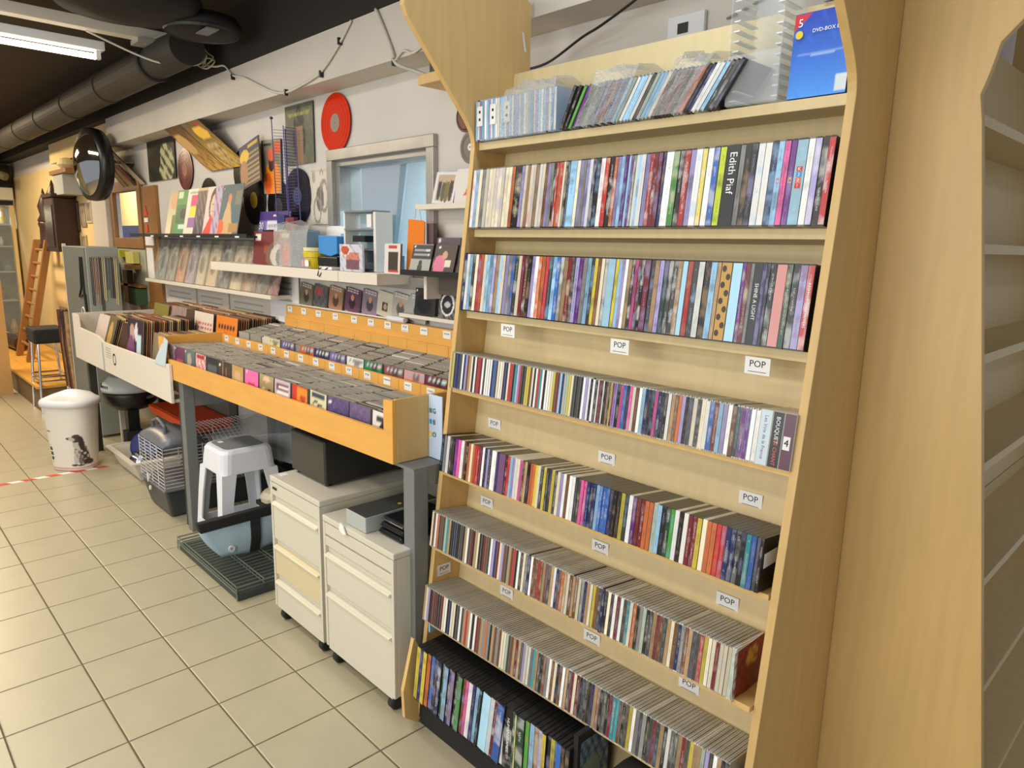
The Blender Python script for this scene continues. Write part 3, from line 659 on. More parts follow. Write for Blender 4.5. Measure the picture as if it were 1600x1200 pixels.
# covers that face out at the front of the columns
def ph(a, b, c=(230, 220, 200), d=(60, 50, 60)): return [('g', a, b), ('n', random.random() * 9, .3, d, .55), ('e', .5, .55, .2, .25, c), ('l', .15, .8, .85, .92, 2, c)]
FC = [('plain white and pink', ph((200, 180, 180), (160, 130, 140))), ('plum and red', [('g', (120, 60, 90), (80, 50, 90)), ('e', .5, .25, .4, .25, (190, 90, 90)), ('e', .08, .9, .05, .05, (240, 240, 235))]),
      ('grey green portrait', [('g', (100, 120, 118), (60, 76, 78)), ('e', .45, .6, .22, .3, (170, 160, 140)), ('e', .08, .9, .05, .05, (240, 240, 235))]),
      ('white and red figures', [('bg', (226, 206, 200)), ('n', 1, .2, (190, 60, 60), .8), ('r', .1, .8, .9, .95, (170, 40, 50))]),
      ('black with grey print', [('bg', (44, 44, 48)), ('r', .1, .35, .9, .75, (90, 92, 96)), ('l', .1, .1, .9, .3, 3, (190, 190, 190))]),
      ('dark brown stripes', [('bg', (70, 54, 44)), ('r', .35, 0, .42, 1, (150, 120, 90)), ('r', .6, 0, .68, .8, (140, 110, 80)), ('e', .12, .85, .06, .06, (240, 240, 240))]),
      ('golden portrait', [('g', (190, 150, 80), (200, 170, 120)), ('e', .5, .55, .25, .25, (210, 170, 130)), ('e', .5, .2, .25, .18, (80, 40, 30))]),
      ('bright pink', [('bg', (236, 110, 166)), ('o', .5, .35, .35, .2, (200, 40, 90)), ('r', .2, .1, .8, .3, (240, 180, 200)), ('e', .12, .88, .05, .05, (250, 250, 250))]),
      ('sepia group', [('g', (180, 160, 110), (110, 90, 60)), ('e', .3, .35, .18, .2, (200, 180, 140)), ('e', .7, .35, .18, .2, (60, 50, 36)), ('e', .5, .85, .25, .1, (230, 190, 150))]),
      ('collage of white squares', [('bg', (200, 180, 186)), ('r', .1, .65, .9, .9, (120, 70, 80)), ('r', .15, .2, .85, .45, (60, 50, 70)), ('l', .1, .1, .9, .9, 4, (236, 230, 230))]),
      ('red and orange', [('bg', (206, 56, 40)), ('r', .35, .35, 1, .95, (236, 140, 40)), ('e', .7, .6, .18, .14, (190, 70, 40)), ('e', .3, .12, .14, .1, (230, 230, 225)), ('e', .6, .12, .14, .1, (226, 220, 220))]),
      ('cream faces drawing', [('bg', (218, 212, 170)), ('l', .1, .82, .9, .95, 2, (60, 70, 90)), ('o', .35, .5, .2, .2, (90, 80, 70)), ('o', .65, .4, .2, .2, (90, 80, 70)), ('o', .45, .2, .2, .15, (90, 80, 70))]),
      ('violet blue', [('g', (90, 74, 120), (60, 50, 90)), ('n', 2, .7, (130, 110, 150), .5), ('e', .1, .85, .05, .05, (240, 240, 240))]),
      ('mauve sleeve', [('g', (110, 90, 130), (70, 60, 100)), ('n', 4, .7, (150, 130, 150), .4)]), ('white with black figure', [('bg', (226, 222, 216)), ('e', .5, .4, .2, .3, (40, 40, 44)), ('r', .2, .75, .8, .85, (60, 60, 60))])]
COVXS = []
def jewel_cover(loc, sp, label, grp, w=.142, h=.124, rot=(0, 0, 0), n=14, side=(120, 118, 114), d=.0104):
    o = panel('cd_case', w, h, d, sp, loc, rot, n=n, side=side); tag(o, label, 'case', grp); return o
for k, (nm, sp) in enumerate(FC):
    a = X0 + .018 + CW * (k + .5); side = [(150, 60, 70), (60, 60, 60), (70, 60, 80), (150, 146, 136), (40, 40, 40)][k % 5]
    jewel_cover((a - .004, 1.342, .947), sp, 'cd with %s cover facing out at the front of the wooden tray' % nm, 'front covers in the wooden tray', rot=(-.06, 0, random.uniform(-.05, .05)))
cols = [(X0 + .018 + CW * k + .004, X0 + .018 + CW * (k + 1) - .004) for k in range(15)]
for (y0, y1, z0, z1, cc) in ((1.362, 1.672, 1.066, 1.052, cols), (1.715, 1.934, 1.126, 1.166, [(-4.14 + .1565 * k, -4.0 + .1565 * k) for k in range(14)])):
    for a, b in cc:
        y = y0
        while y < y1:
            zz = z0 + (z1 - z0) * (y - y0) / (y1 - y0) + random.choice((0, 0, 0, .002, -.002, .003)); s = random.uniform(-.003, .003); r = random.random(); g = random.randint(-12, 12)
            c = (158 + g, 152 + g, 140 + g) if r < .93 else ((66, 56, 58) if r < .96 else (216, 208, 198))
            PILE.box(a + s, b + s, y, y + .0047, zz - .124, zz, c); PILE.box(a + s, b + s, y + .0052, y + .0098, zz - .124, zz - .0004, c); y += .0104
            if random.random() < .012: y += .002
ph_ = PILE.build('cd_cases'); tag(ph_, 'grey edged jewel cases packed in the wooden trays and at the music shelves left', 'cds', kind='stuff')
# covers peeking above the divider at the front of the rear tray
RC = [(-3.72, 'pale yellow', (220, 210, 150), 'w'), (-3.56, 'violet', (110, 90, 150), 'w'), (-3.35, 'black and orange', (190, 100, 40), 'k'), (-3.2, 'navy', (40, 50, 110), 'k'), (-3.05, 'lilac', (120, 100, 170), 0), (-2.89, 'white', (230, 226, 216), 0), (-2.74, 'emerald green', (20, 130, 80), 0), (-2.58, 'dark red', (140, 80, 70), 0), (-2.43, 'red and white', (216, 150, 146), 0), (-2.28, 'maroon', (110, 40, 60), 0), (-2.12, 'honey coloured', (236, 184, 120), 0)]
for x_, nm, c, _ in RC:
    jewel_cover((x_ + .06, 1.698, 1.012), [('bg', c), ('e', .6, .8, .14, .12, tuple(v * .6 for v in c)), ('l', .1, .8, .9, .95, 2, tuple(255 - v * .5 for v in c))], 'cd with %s cover at the front of the rear tray' % nm, 'front covers in the rear tray', rot=(-.08, 0, 0), n=10)
# sign between the tray and the shelf unit
sg = thing('leaning_sign', 'white sign with green blue and yellow marks between the tray and the shelf unit', 'sign', (-1.91, 1.55, .92))
MB().box(-1.955, -1.880, 1.470, 1.474, .915, 1.142).build('card', mat('pale_sign', (196, 212, 236), .6), sg, bevel=0)
for s_, z_, c in (('G', 1.085, 'green'), ('B', 1.045, 'blue'), ('O', 1.0, 'yellow')):
    MB().box(-1.950, -1.937, 1.4680, 1.4695, z_ - .008, z_ + .008).build('mark', dict(green=mat('mark_green', (70, 140, 110), .6), blue=tm_blue, yellow=tm_yel)[c], sg)
    text(s_, .026, mat('sign_ink', (50, 70, 80), .6), sg, (-1.922 + 1.91, -.0825, z_ - .92))

# ================================================================ CREAM DRAWER UNITS
CAST = .0
def pedestal(x0, x1, z0, z1, rows, mats, label, handle_l=True):
    t = thing('drawer_unit', label, 'cabinet', ((x0 + x1) / 2, 1.56, 0), 'cream drawer units under the table')
    y0, y1 = 1.272, 1.85
    MB().box(x0, x1, y0 + .012, y1, z0, z1 - .024).build('body', cream_metal, t, bevel=.003)
    MB().box(x0 - .002, x1 + .002, y0 - .002, y1, z1 - .024, z1).build('top', white_lam if 0 else cream_metal, t, bevel=.004)
    z = z1 - .026; 
    for (hh, kind), mm in zip(rows, mats):
        a = z - hh + .006
        if kind == 'plain':
            d = MB().box(x0 + .004, x1 - .004, y0, y0 + .012, a, z - .002).build('drawer', mm, t, bevel=.002)
        else:
            m = MB().prism([(y0 + .011, a), (y0, a), (y0, z - .045), (y0 - .004, z - .038), (y0 - .004, z - .030), (y0 + .004, z - .024), (y0 + .011, z - .022)], 'x', x0 + .018, x1 - .018)
            d = m.build('drawer', mm, t, bevel=.0012)
            g = MB().prism([(y0 - .0045, z - .040), (y0 - .010, z - .036), (y0 - .010, z - .031), (y0 - .0045, z - .029)], 'x', x0 + .02, x1 - .02).build('handle', mat('cream_lip', (230, 222, 196), .4) if 'cream_lip' not in MATS else MATS['cream_lip'], d)
        z -= hh
    MB().box(x0 + .0, x0 + .016, y0 - .001, y0 + .011, z0, z1 - .025).build('frame_edge', cream_metal, t); MB().box(x1 - .016, x1, y0 - .001, y0 + .011, z0, z1 - .025).build('frame_edge', cream_metal, t)
    for cx in (x0 + .045, x1 - .045):
        for cy in (y0 + .045, y1 - .05):
            w = MB(); w.lathe([(.022, -.016), (.029, -.011), (.029, .011), (.022, .016)], (cx, cy - .012, .0295), 18, 'x'); w.sm = False
            w.box(cx - .015, cx + .015, cy - .004, cy + .03, .03, z0 + .001); w.build('caster', rubber, t)
    return t
pd1 = pedestal(-2.826, -2.398, .064, .667, [(.062, 'plain'), (.20, 'd'), (.165, 'd'), (.16, 'd')], [cream_metal, cream_metal, cream_yellow, cream_metal], 'cream drawer unit with one yellowed drawer, a black box on it')
MB().box(-2.80, -2.765, 1.2685, 1.2715, .612, .622).build('lock_plate', black_pl, pd1)
MB().box(-2.81, -2.775, 1.30, 1.335, .6672, .668).build('sticker', white_paper, pd1)
pd2 = pedestal(-2.374, -1.893, .072, .622, [(.055, 'plain'), (.045, 'plain'), (.165, 'd'), (.275, 'd')], [cream_metal, cream_metal, cream_metal, cream_metal], 'cream drawer unit with a deep bottom drawer beside the shelf unit')
# things on them
bb = thing('black_speaker', 'black box shaped speaker on the left drawer unit', 'speaker', (-2.66, 1.55, .667))
MB().box(-2.808, -2.512, 1.365, 1.78, .682, .862).build('body', mat('speaker_black', (46, 44, 38), .5), bb, bevel=.006)
for x_ in (-2.79, -2.55):
    for y_ in (1.39, 1.74): MB().lathe([(.012, 0), (.012, .0155)], (x_ + .01, y_, .6675), 12).build('foot', rubber, bb)
MB().box(-2.80, -2.52, 1.3635, 1.3655, .69, .855).build('front_cloth', mat('speaker_cloth', (72, 68, 56), .9), bb)
MB().box(-2.70, -2.63, 1.42, 1.47, .8625, .8635).build('white_label', white_paper, bb)
sv = thing('flat_silver_box', 'flat grey disc player box on the right drawer unit', 'player', (-2.14, 1.45, .622))
MB().box(-2.232, -2.098, 1.292, 1.62, .624, .683).build('body', grey_lt, sv, bevel=.003)
MB().box(-2.229, -2.101, 1.294, 1.618, .6832, .6845).build('lid', mat('dark_lid', (74, 74, 70), .35), sv); MB().lathe([(.008, 0), (.008, .001)], (-2.14, 1.47, .685), 14).build('yellow_dot', yellow_pl, sv)
for i in range(3):
    zz = .6232 + .023 * i
    w = thing('disc_wallet', 'black zipped disc wallet, %s of three stacked beside the grey player' % ('lowest', 'middle', 'topmost')[i], 'wallet', (-2.0, 1.43, zz), 'black disc wallets')
    MB().box(-2.078 + .004 * i, -1.938, 1.335 + .006 * i, 1.56, zz, zz + .021).build('cover', black_pl, w, bevel=.006)
    MB().box(-2.074, -1.942, 1.332 + .006 * i, 1.335 + .006 * i, zz + .008, zz + .012).build('zip', chrome if i == 2 else rubber, w)
tag(MB().box(-2.04, -2.0, 1.42, 1.46, .692, .6935).build('white_tag', white_paper), 'small white tag lying on the black disc wallets', 'tag')
tg = MB(); tg.add([(-2.235, 1.266, .632), (-2.205, 1.262, .628), (-2.185, 1.260, .600), (-2.205, 1.2605, .597), (-2.24, 1.264, .604), (-2.235, 1.27, .632), (-2.205, 1.266, .628), (-2.185, 1.264, .600), (-2.205, 1.2645, .597), (-2.24, 1.268, .604)], [(0, 1, 2, 3, 4), (9, 8, 7, 6, 5), (0, 5, 6, 1), (1, 6, 7, 2), (2, 7, 8, 3), (3, 8, 9, 4), (4, 9, 5, 0)])
tag(tg.build('paper_scrap', white_paper), 'crumpled white paper scrap hanging on the right drawer unit', 'paper')
# ================================================================ UNDER THE TABLE
cr = thing('folded_wire_crate', 'flat folded dark wire crate lying on the floor under the stool', 'crate', (-3.45, 1.5, 0))
wm = mat('crate_wire', (128, 138, 124), .4, .5)
MB().box(-3.84, -3.07, 1.20, 1.87, .002, .034).build('tray', mat('crate_tray', (58, 66, 64), .5), cr, bevel=.004)
for zz in (.052, .072):
    for k in range(22): MB().tube([(-3.84 + .0365 * k, 1.195, zz), (-3.84 + .0365 * k, 1.87, zz)], .0022, 5).build('wire', wm, cr)
    for k in range(6): MB().tube([(-3.845, 1.195 + .134 * k, zz + .004), (-3.068, 1.195 + .134 * k, zz + .004)], .003, 5).build('wire', wm, cr)
for x_ in (-3.845, -3.07): MB().tube([(x_, 1.195, .006), (x_, 1.195, .072), (x_, 1.87, .072), (x_, 1.87, .006)], .004, 6).build('wire', wm, cr)
MB().tube([(-3.845, 1.193, .045), (-3.068, 1.193, .045)], .004, 6).build('wire', wm, cr)
# stool
stl = thing('plastic_stool', 'white plastic step stool with grey seat standing on the wire crate', 'stool', (-3.72, 1.50, .08))
def lerp(a, b, t): return a + (b - a) * t
SW = .165
def ring(z, hw, r=.05):
    pts = []
    for cx, cy, a0 in ((1, 1, 0), (-1, 1, 90), (-1, -1, 180), (1, -1, 270)):
        for k in range(5):
            a = math.radians(a0 + 22.5 * k); pts.append((-3.72 + cx * (hw - r) + r * math.cos(a), 1.50 + cy * (hw - r) + r * math.sin(a), z))
    return pts
m = MB(); rs = [ring(.575, .116), ring(.572, .130), ring(.555, .141), ring(.45, .152), ring(.445, .149)]
vs = [p_ for r_ in rs for p_ in r_]; nn = 20
m.add(vs, [(i * nn + k, i * nn + (k + 1) % nn, (i + 1) * nn + (k + 1) % nn, (i + 1) * nn + k) for i in range(4) for k in range(nn)] + [tuple(range(nn))])
stool_m = mat('stool_white', (232, 234, 240), .35)
m.build('seat', stool_m, stl)
m = MB(); r_ = ring(.5765, .108, .03); m.add(r_ + [(x, y, .5755) for x, y, z in r_], [tuple(range(nn)), tuple(range(nn, 2 * nn))[::-1]] + [(k, (k + 1) % nn, nn + (k + 1) % nn, nn + k) for k in range(nn)])
m.build('seat_pad', mat('stool_pad', (128, 130, 130), .7), stl)
MB().box(-3.80, -3.765, 1.42, 1.445, .5768, .5775).build('sticker', white_paper, stl)
for sx, sy in ((-1, -1), (1, -1), (1, 1), (-1, 1)):
    m = MB(); pr = []
    for z, hw, w in ((.45, .151, .078), (.30, .164, .062), (.082, .179, .054)):
        cx = -3.72 + sx * hw; cy = 1.50 + sy * hw
        pr.append([(cx, cy, z), (cx - sx * w, cy, z), (cx - sx * w, cy - sy * .008, z), (cx - sx * .012, cy - sy * .012, z), (cx - sx * .008, cy - sy * w, z), (cx, cy - sy * w, z)])
    vs = [q for r_ in pr for q in r_]
    m.add(vs, [(i * 6 + k, i * 6 + (k + 1) % 6, (i + 1) * 6 + (k + 1) % 6, (i + 1) * 6 + k) for i in range(2) for k in range(6)] + [tuple(range(6)), tuple(range(12, 18))])
    m.build('leg', stool_m, stl)
for s_ in (-1, 1):
    h_ = .174
    MB().box(-3.72 - .145, -3.72 + .145, 1.50 + s_ * h_ - .004, 1.50 + s_ * h_ + .004, .115, .15).build('stretcher', stool_m, stl)
    MB().box(-3.72 + s_ * h_ - .004, -3.72 + s_ * h_ + .004, 1.50 - .145, 1.50 + .145, .115, .15).build('stretcher', stool_m, stl)
# pouch: runs along y, faces +x
PX = -3.40
def BG(u, v, side):
    w = .5 - .18 * (1 - v) ** 1.6
    y = 1.405 + (u - .5) * 2 * .245 * (w * 2) ; z = .085 + .17 * v + (.02 * (1 - v) if side else .02 * (1 - v)) * abs(u - .5) * 2
    bulge = .016 * math.sin(PI * min(1, v + .12)) * math.sin(PI * u) * (1 + .15 * math.sin(u * 9 + v * 5))
    return (PX - .01 * v + (.02 + bulge if side else -.01 - bulge * .4), y, z)
m = MB(); NU, NV = 14, 8
for side in (1, 0):
    m.v += [BG(i / NU, j / NV, side) for j in range(NV + 1) for i in range(NU + 1)]
n1 = (NU + 1) * (NV + 1); st_ = NU + 1
for j in range(NV):
    for i in range(NU):
        a = j * st_ + i; m.f += [(a, a + 1, a + st_ + 1, a + st_), (n1 + a, n1 + a + st_, n1 + a + st_ + 1, n1 + a + 1)]
    for a in (j * st_, j * st_ + NU): m.f.append((a, n1 + a, n1 + a + st_, a + st_))
for i in range(NU): m.f += [(i, n1 + i, n1 + i + 1, i + 1), (NV * st_ + i, NV * st_ + i + 1, n1 + NV * st_ + i + 1, n1 + NV * st_ + i)]
m.sm = True
pch = thing('fabric_pouch', 'pale blue fabric pouch with black trim leaning on the white stool', 'bag', (PX, 1.40, .08))
m.build('body', fabric, pch)
b4 = [(PX - .025, 1.16, .245), (PX - .025, 1.645, .255), (PX + .015, 1.645, .255), (PX + .015, 1.16, .245), (PX - .03, 1.15, .295), (PX - .03, 1.655, .305), (PX + .01, 1.655, .305), (PX + .01, 1.15, .295)]
MB().add(b4, BF_ := [(0, 3, 2, 1), (4, 5, 6, 7), (0, 1, 5, 4), (1, 2, 6, 5), (2, 3, 7, 6), (3, 0, 4, 7)]).build('top_band', black_mt, pch, bevel=.005)
m = MB(); pr_ = [BG(.56 - .03 * (1 - j / 6), .02 + .98 * j / 6, 1) for j in range(7)]
for (x_, y_, z_) in pr_: m.v += [(x_ + .003, y_ - .025, z_), (x_ + .003, y_ + .025, z_), (x_ + .010, y_ + .025, z_), (x_ + .010, y_ - .025, z_)]
m.f = [(4 * j + q, 4 * j + (q + 1) % 4, 4 * j + 4 + (q + 1) % 4, 4 * j + 4 + q) for j in range(6) for q in range(4)] + [(0, 1, 2, 3), (27, 26, 25, 24)]
m.build('strap', black_mt, pch)
ex_ = BG(.22, .25, 1); m = MB(); m.lathe([(.017, .0), (.017, .008), (.007, .008), (.007, .0)], (ex_[0] + .002, ex_[1], ex_[2]), 16, 'x', cap=False); m.build('eyelet', white_pl, pch)
yb_ = MB().prism([(-3.66, .09), (-3.46, .09), (-3.44, .19), (-3.50, .22), (-3.64, .21)], 'y', 1.58, 1.63)
tag(yb_.build('yellow_bag', mat('yellow_film', (196, 170, 30), .35, var=.3, vscale=20), bevel=.008), 'crumpled yellow packet behind the legs of the white stool', 'packet')
o = MB(); o.lathe([(.06, 0), (.085, .02), (.09, .045), (.07, .07), (.03, .08)], (-3.52, 1.62, .26), 18); tag(o.build('round_tin', mat('cream_tin', (214, 200, 170), .4)), 'round cream tin behind the white stool', 'tin')
tag(MB().box(-3.64, -3.40, 1.55, 1.85, .235, .259).build('grey_lid_box', steel_dark, bevel=.003), 'dark flat box carrying the round cream tin', 'box')
tag(MB().box(-3.62, -3.42, 1.73, 1.85, .078, .234).build('storage_box', black_mt, bevel=.003), 'black storage box behind the stool on the wire crate', 'box')
# small animal cage
cg = thing('pet_cage', 'small animal wire cage with grey base and grey dome lid', 'cage', (-4.5, 1.6, 0))
cx0, cx1, cy0, cy1 = -4.74, -4.30, 1.29, 1.98
def taper(x0, x1, y0, y1, z0, z1, d):
    return [(x0 + d, y0 + d, z0), (x1 - d, y0 + d, z0), (x1 - d, y1 - d, z0), (x0 + d, y1 - d, z0), (x0, y0, z1), (x1, y0, z1), (x1, y1, z1), (x0, y1, z1)]
BF = [(0, 3, 2, 1), (4, 5, 6, 7), (0, 1, 5, 4), (1, 2, 6, 5), (2, 3, 7, 6), (3, 0, 4, 7)]
MB().add(taper(cx0, cx1, cy0, cy1, .003, .175, .035), BF).build('base_tub', mat('cage_base', (62, 66, 68), .45), cg, bevel=.015)
MB().box(cx0 - .01, cx1 + .01, cy0 - .01, cy1 + .01, .176, .19).build('rim', grey_pl, cg, bevel=.003)
ww = mat('cage_wire', (214, 214, 216), .35, .2)
for k in range(12):
    z_ = .20 + .0215 * k
    MB().tube([(cx0, cy1, z_), (cx0, cy0, z_), (cx1, cy0, z_), (cx1, cy1, z_)], .0022, 5).build('wire', ww, cg)
for x_, y_ in [(cx0 + .11 * k, cy0) for k in range(5)] + [(cx1, cy0 + .115 * k) for k in range(7)] + [(cx0, cy0 + .23 * k) for k in range(1, 4)]:
    MB().tube([(x_, y_, .19), (x_, y_, .445)], .003, 5).build('wire', ww, cg)
# sloping roof grid
for k in range(16):
    y_ = cy0 + .25 + .027 * k
    MB().tube([(cx0, y_, .445), (cx0 + .12, y_, .50), (cx1 - .12, y_, .50), (cx1, y_, .445)], .002, 5).build('wire', ww, cg)
dm = MB(); rows_ = []
for j in range(7):
    a = PI * j / 6 / 1
    rows_.append([(cx0 + (cx1 - cx0) * i / 8, cy0 + .125 - .125 * math.cos(a), .447 + .075 * math.sin(a) * (1 - .5 * abs(i / 4 - 1) ** 3)) for i in range(9)])
vs = [q for r_ in rows_ for q in r_]; dm.add(vs + [(x, y, .444) for x, y, z in vs], [(j * 9 + i, j * 9 + i + 1, (j + 1) * 9 + i + 1, (j + 1) * 9 + i) for j in range(6) for i in range(8)] + [(63 + j * 9 + i, 63 + (j + 1) * 9 + i, 63 + (j + 1) * 9 + i + 1, 63 + j * 9 + i + 1) for j in range(6) for i in range(8)] + [(j * 9 + 8, 63 + j * 9 + 8, 63 + (j + 1) * 9 + 8, (j + 1) * 9 + 8) for j in range(6)] + [(j * 9, (j + 1) * 9, 63 + (j + 1) * 9, 63 + j * 9) for j in range(6)])
dm.sm = True; dm.build('dome_lid', mat('dome_grey', (104, 108, 116), .35), cg)
MB().tube([(cx0 + .1, cy0 + .06, .50), (cx0 + .1, cy0 + .06, .545), (cx0 + .2, cy0 + .06, .575), (cx1 - .18, cy0 + .06, .565), (cx1 - .12, cy0 + .06, .545), (cx1 - .12, cy0 + .06, .50)], .011, 8).build('carry_handle', mat('handle_grey', (92, 96, 104), .4), cg)
m = MB(); m.lathe([(.014, -.004), (.014, .004)], (cx0 + .2, cy0 - .014, .15), 14, 'y'); m.build('latch', white_pl, cg)
MB().tube([(cx0 + .17, cy0 - .012, .24), (cx0 + .19, cy0 - .02, .19), (cx0 + .21, cy0 - .012, .24)], .004, 6).build('latch', white_pl, cg)
# second clear lid leaning, orange tray etc.
cl_ = thing('clear_cage_lid', 'clear plastic hood with grey tray and slats behind the white stool', 'lid', (-4.0, 1.86, .3))
MB().quad((-4.22, 1.50, .50), (-3.45, 1.80, .42), (-3.45, 1.95, .62), (-4.22, 1.95, .62), .004).build('hood', clear, cl_)
MB().box(-4.22, -3.35, 1.86, 1.97, .26, .30).build('tray', black_pl, cl_)
MB().box(-4.2, -3.3, 1.90, 1.98, .003, .259).build('support_box', mat('grey_card', (120, 116, 104), .8), cl_)
ot = thing('orange_tray', 'bright orange plastic tray on a stack under the record table', 'tray', (-5.1, 1.78, .40))
MB().add(taper(-5.66, -4.80, 1.62, 1.92, .365, .43, .02), BF).build('body', orange_pl, ot, bevel=.006)
MB().box(-5.64, -4.82, 1.64, 1.90, .43, .436).build('inner_floor', mat('orange_dark', (190, 60, 20), .5), ot)
tag(MB().box(-5.6, -4.85, 1.66, 1.91, .003, .364).build('lower_box', mat('dark_grey_box', (84, 80, 74), .7), bevel=.004), 'dark grey box standing on the floor under the orange tray', 'box')
# white litter tray with bowl
lt = thing('white_basin', 'white plastic basin holding a blue lid on the floor beside the cage', 'basin', (-5.42, 1.52, 0))
m = MB(); m.add(taper(-5.72, -5.12, 1.35, 1.72, .003, .14, .05), [BF[0]] + BF[2:])
ins = taper(-5.705, -5.135, 1.365, 1.705, .012, .14, .05); m.add(ins, [tuple(f)[::-1] for f in BF[2:]] + [(0, 1, 2, 3)])
m.build('tub', white_lam, lt)
m = MB()
for a_, b_ in (((-5.74, -5.10), (1.33, 1.36)), ((-5.74, -5.10), (1.71, 1.74))): m.box(a_[0], a_[1], b_[0], b_[1], .137, .147)
m.box(-5.74, -5.71, 1.36, 1.71, .137, .147); m.box(-5.13, -5.10, 1.36, 1.71, .137, .147); m.build('rim', white_lam, lt)
m = MB(); m.lathe([(.11, 0), (.115, .006), (.10, .02), (.04, .028)], (0, 0, 0), 28); o = m.build('plate', navy_m); o.location = (-5.56, 1.56, .14); o.rotation_euler = (1.15, 0, .9)
tag(o, 'round dark blue lid standing on edge in the white basin', 'lid')
m = MB(); m.lathe([(.03, 0), (.055, .02), (.06, .08), (.055, .085), (.045, .03)], (0, 0, 0), 20); o = m.build('chrome_bowl', chrome); o.location = (-5.28, 1.46, .10); o.rotation_euler = (.9, .4, .2); tag(o, 'shiny metal bowl lying tilted in the white basin', 'bowl')
# black and grey round appliance below the record table
hm_ = thing('round_appliance', 'black and grey round appliance on a stand under the record table', 'appliance', (-5.75, 1.55, 0))
m = MB(); m.lathe([(.12, .0), (.175, .05), (.19, .11), (.185, .14)], (-5.84, 1.56, .385), 32); m.sm = True; m.build('lower_bowl', black_pl, hm_)
m = MB(); m.lathe([(.195, 0), (.2, .02), (.185, .06), (.14, .105), (.13, .11)], (-5.84, 1.56, .526), 32); m.sm = True; m.build('upper_shell', grey_lt, hm_)
m = MB(); m.lathe([(.13, 0), (.12, .015), (.05, .02)], (-5.84, 1.56, .637), 28); m.build('cap', grey_pl, hm_)
for k in range(18):
    a = -2.6 + k * .085; MB().box(-.002, .002, 0, .004, 0, .034).build('vent_slot', black_pl, hm_, off=(0, 0, 0)).location = (-5.84 + .196 * math.cos(a) + 5.75, 1.56 + .196 * math.sin(a) - 1.55, .545)
MB().box(-5.82, -5.74, 1.50, 1.58, .22, .39).build('neck', black_pl, hm_)
MB().box(-5.83, -5.73, 1.48, 1.60, .003, .22).build('stand_foot', black_mt, hm_)
MB().box(-5.98, -5.945, 1.50, 1.535, .003, .40).build('stand_post', cream_metal, hm_)
MB().box(-6.02, -5.9, 1.47, 1.66, .388, .40).build('stand_shelf', cream_metal, hm_)
tag(MB().box(-6.15, -4.9, 1.93, 1.985, .05, .72).build('back_sheet', mat('dusty_board', (112, 104, 96), .8, var=.2, vscale=5)), 'dusty grey board leaning on the wall under the record table', 'board')
tag(MB().box(-5.62, -5.54, 1.70, 1.73, .44, .70).build('black_rod', black_pl) if 0 else MB().tube([(-5.58, 1.60, .50), (-5.44, 1.62, .54)], .012, 8).build('black_rod', black_pl, hm_) and MB().box(-6.19, -6.15, 1.85, 1.9, .003, .74).build('prop_post', steel_dark), 'dark upright post under the left end of the record table', 'post')
# red and white barrier tape on the floor
bt_ = thing('barrier_tape', 'red and white striped tape stuck across the floor tiles', 'tape', (-5.683, .8, 0))
y_ = .1
k = 0
while y_ < 1.28:
    L_ = .075; MB().add([(-5.706, y_, .0006), (-5.66, y_ + .03, .0006), (-5.66, y_ + .03 + L_, .0006), (-5.706, y_ + L_, .0006), (-5.706, y_, .0014), (-5.66, y_ + .03, .0014), (-5.66, y_ + .03 + L_, .0014), (-5.706, y_ + L_, .0014)], BF).build('tape_stripe', red_m if k % 2 else white_paper, bt_)
    y_ += L_; k += 1
# dog bin
tbn = thing('pet_food_bin', 'white oval pet food bin with a sitting spaniel picture', 'bin', (-5.82, 1.15, 0))
DOG0 = .356
def dogc(u, v):
    c = (232, 226, 214)
    if v < .035: return (220, 200, 190)
    if .035 < v < .045: return (200, 120, 110)
    U = (u - .5) / .2; V = (v - .09) / .50   # dog box
    def e(a, b, ra, rb, x, y, t=0):
        dx, dy = x - a, y - b; ct, st = math.cos(t), math.sin(t); X = dx * ct + dy * st; Y = -dx * st + dy * ct
        return (X / ra) ** 2 + (Y / rb) ** 2 < 1
    dk = (66, 54, 56); wh = (196, 188, 178); mid = (120, 110, 106)
    if e(.15, .36, .30, .34, U, V, .35): c = wh if math.sin(U * 31) * math.sin(V * 27) > -.1 else mid
    if e(.30, .25, .20, .26, U, V, .3): c = dk if math.sin(U * 23 + 1) * math.sin(V * 31) > -.35 else wh
    if e(.45, .08, .24, .09, U, V, -.1): c = dk
    if e(-.10, .16, .07, .2, U, V, .05): c = wh
    if e(.10, .14, .07, .2, U, V, -.05): c = mid
    if e(-.15, .0, .14, .03, U, V) or e(.1, -.01, .16, .03, U, V): c = dk
    if e(-.02, .66, .15, .16, U, V, .4): c = wh
    if e(-.02, .84, .19, .13, U, V): c = dk
    if e(-.22, .83, .14, .06, U, V, -.2): c = wh
    if e(-.33, .85, .05, .035, U, V): c = dk
    if e(.17, .68, .12, .24, U, V, .25): c = (58, 40, 44)
    if e(-1.0, .35, .12, .28, U, V): c = (40, 60, 50) if math.sin(V * 40) > -.4 else c
    if -1.15 < U < -.85 and 1.02 < V < 1.07: c = (196, 90, 90)
    return c
nu, nv = 160, 90; vs = []; cols_ = []
for j in range(nv + 1):
    v = j / nv; rx = .140 + .032 * v; ry = .120 + .028 * v; z = .003 + .475 * v
    for i in range(nu):
        a = 2 * PI * i / nu; u = i / nu
        ca, sa = math.cos(a), math.sin(a); ex = .8
        x = rx * abs(ca) ** ex * (1 if ca >= 0 else -1); y = ry * abs(sa) ** ex * (1 if sa >= 0 else -1)
        vs.append((x, y, z)); cols_.append(dogc((u * 1.0 + .0) % 1 if 0 else ((i / nu) - DOG0) % 1, v))
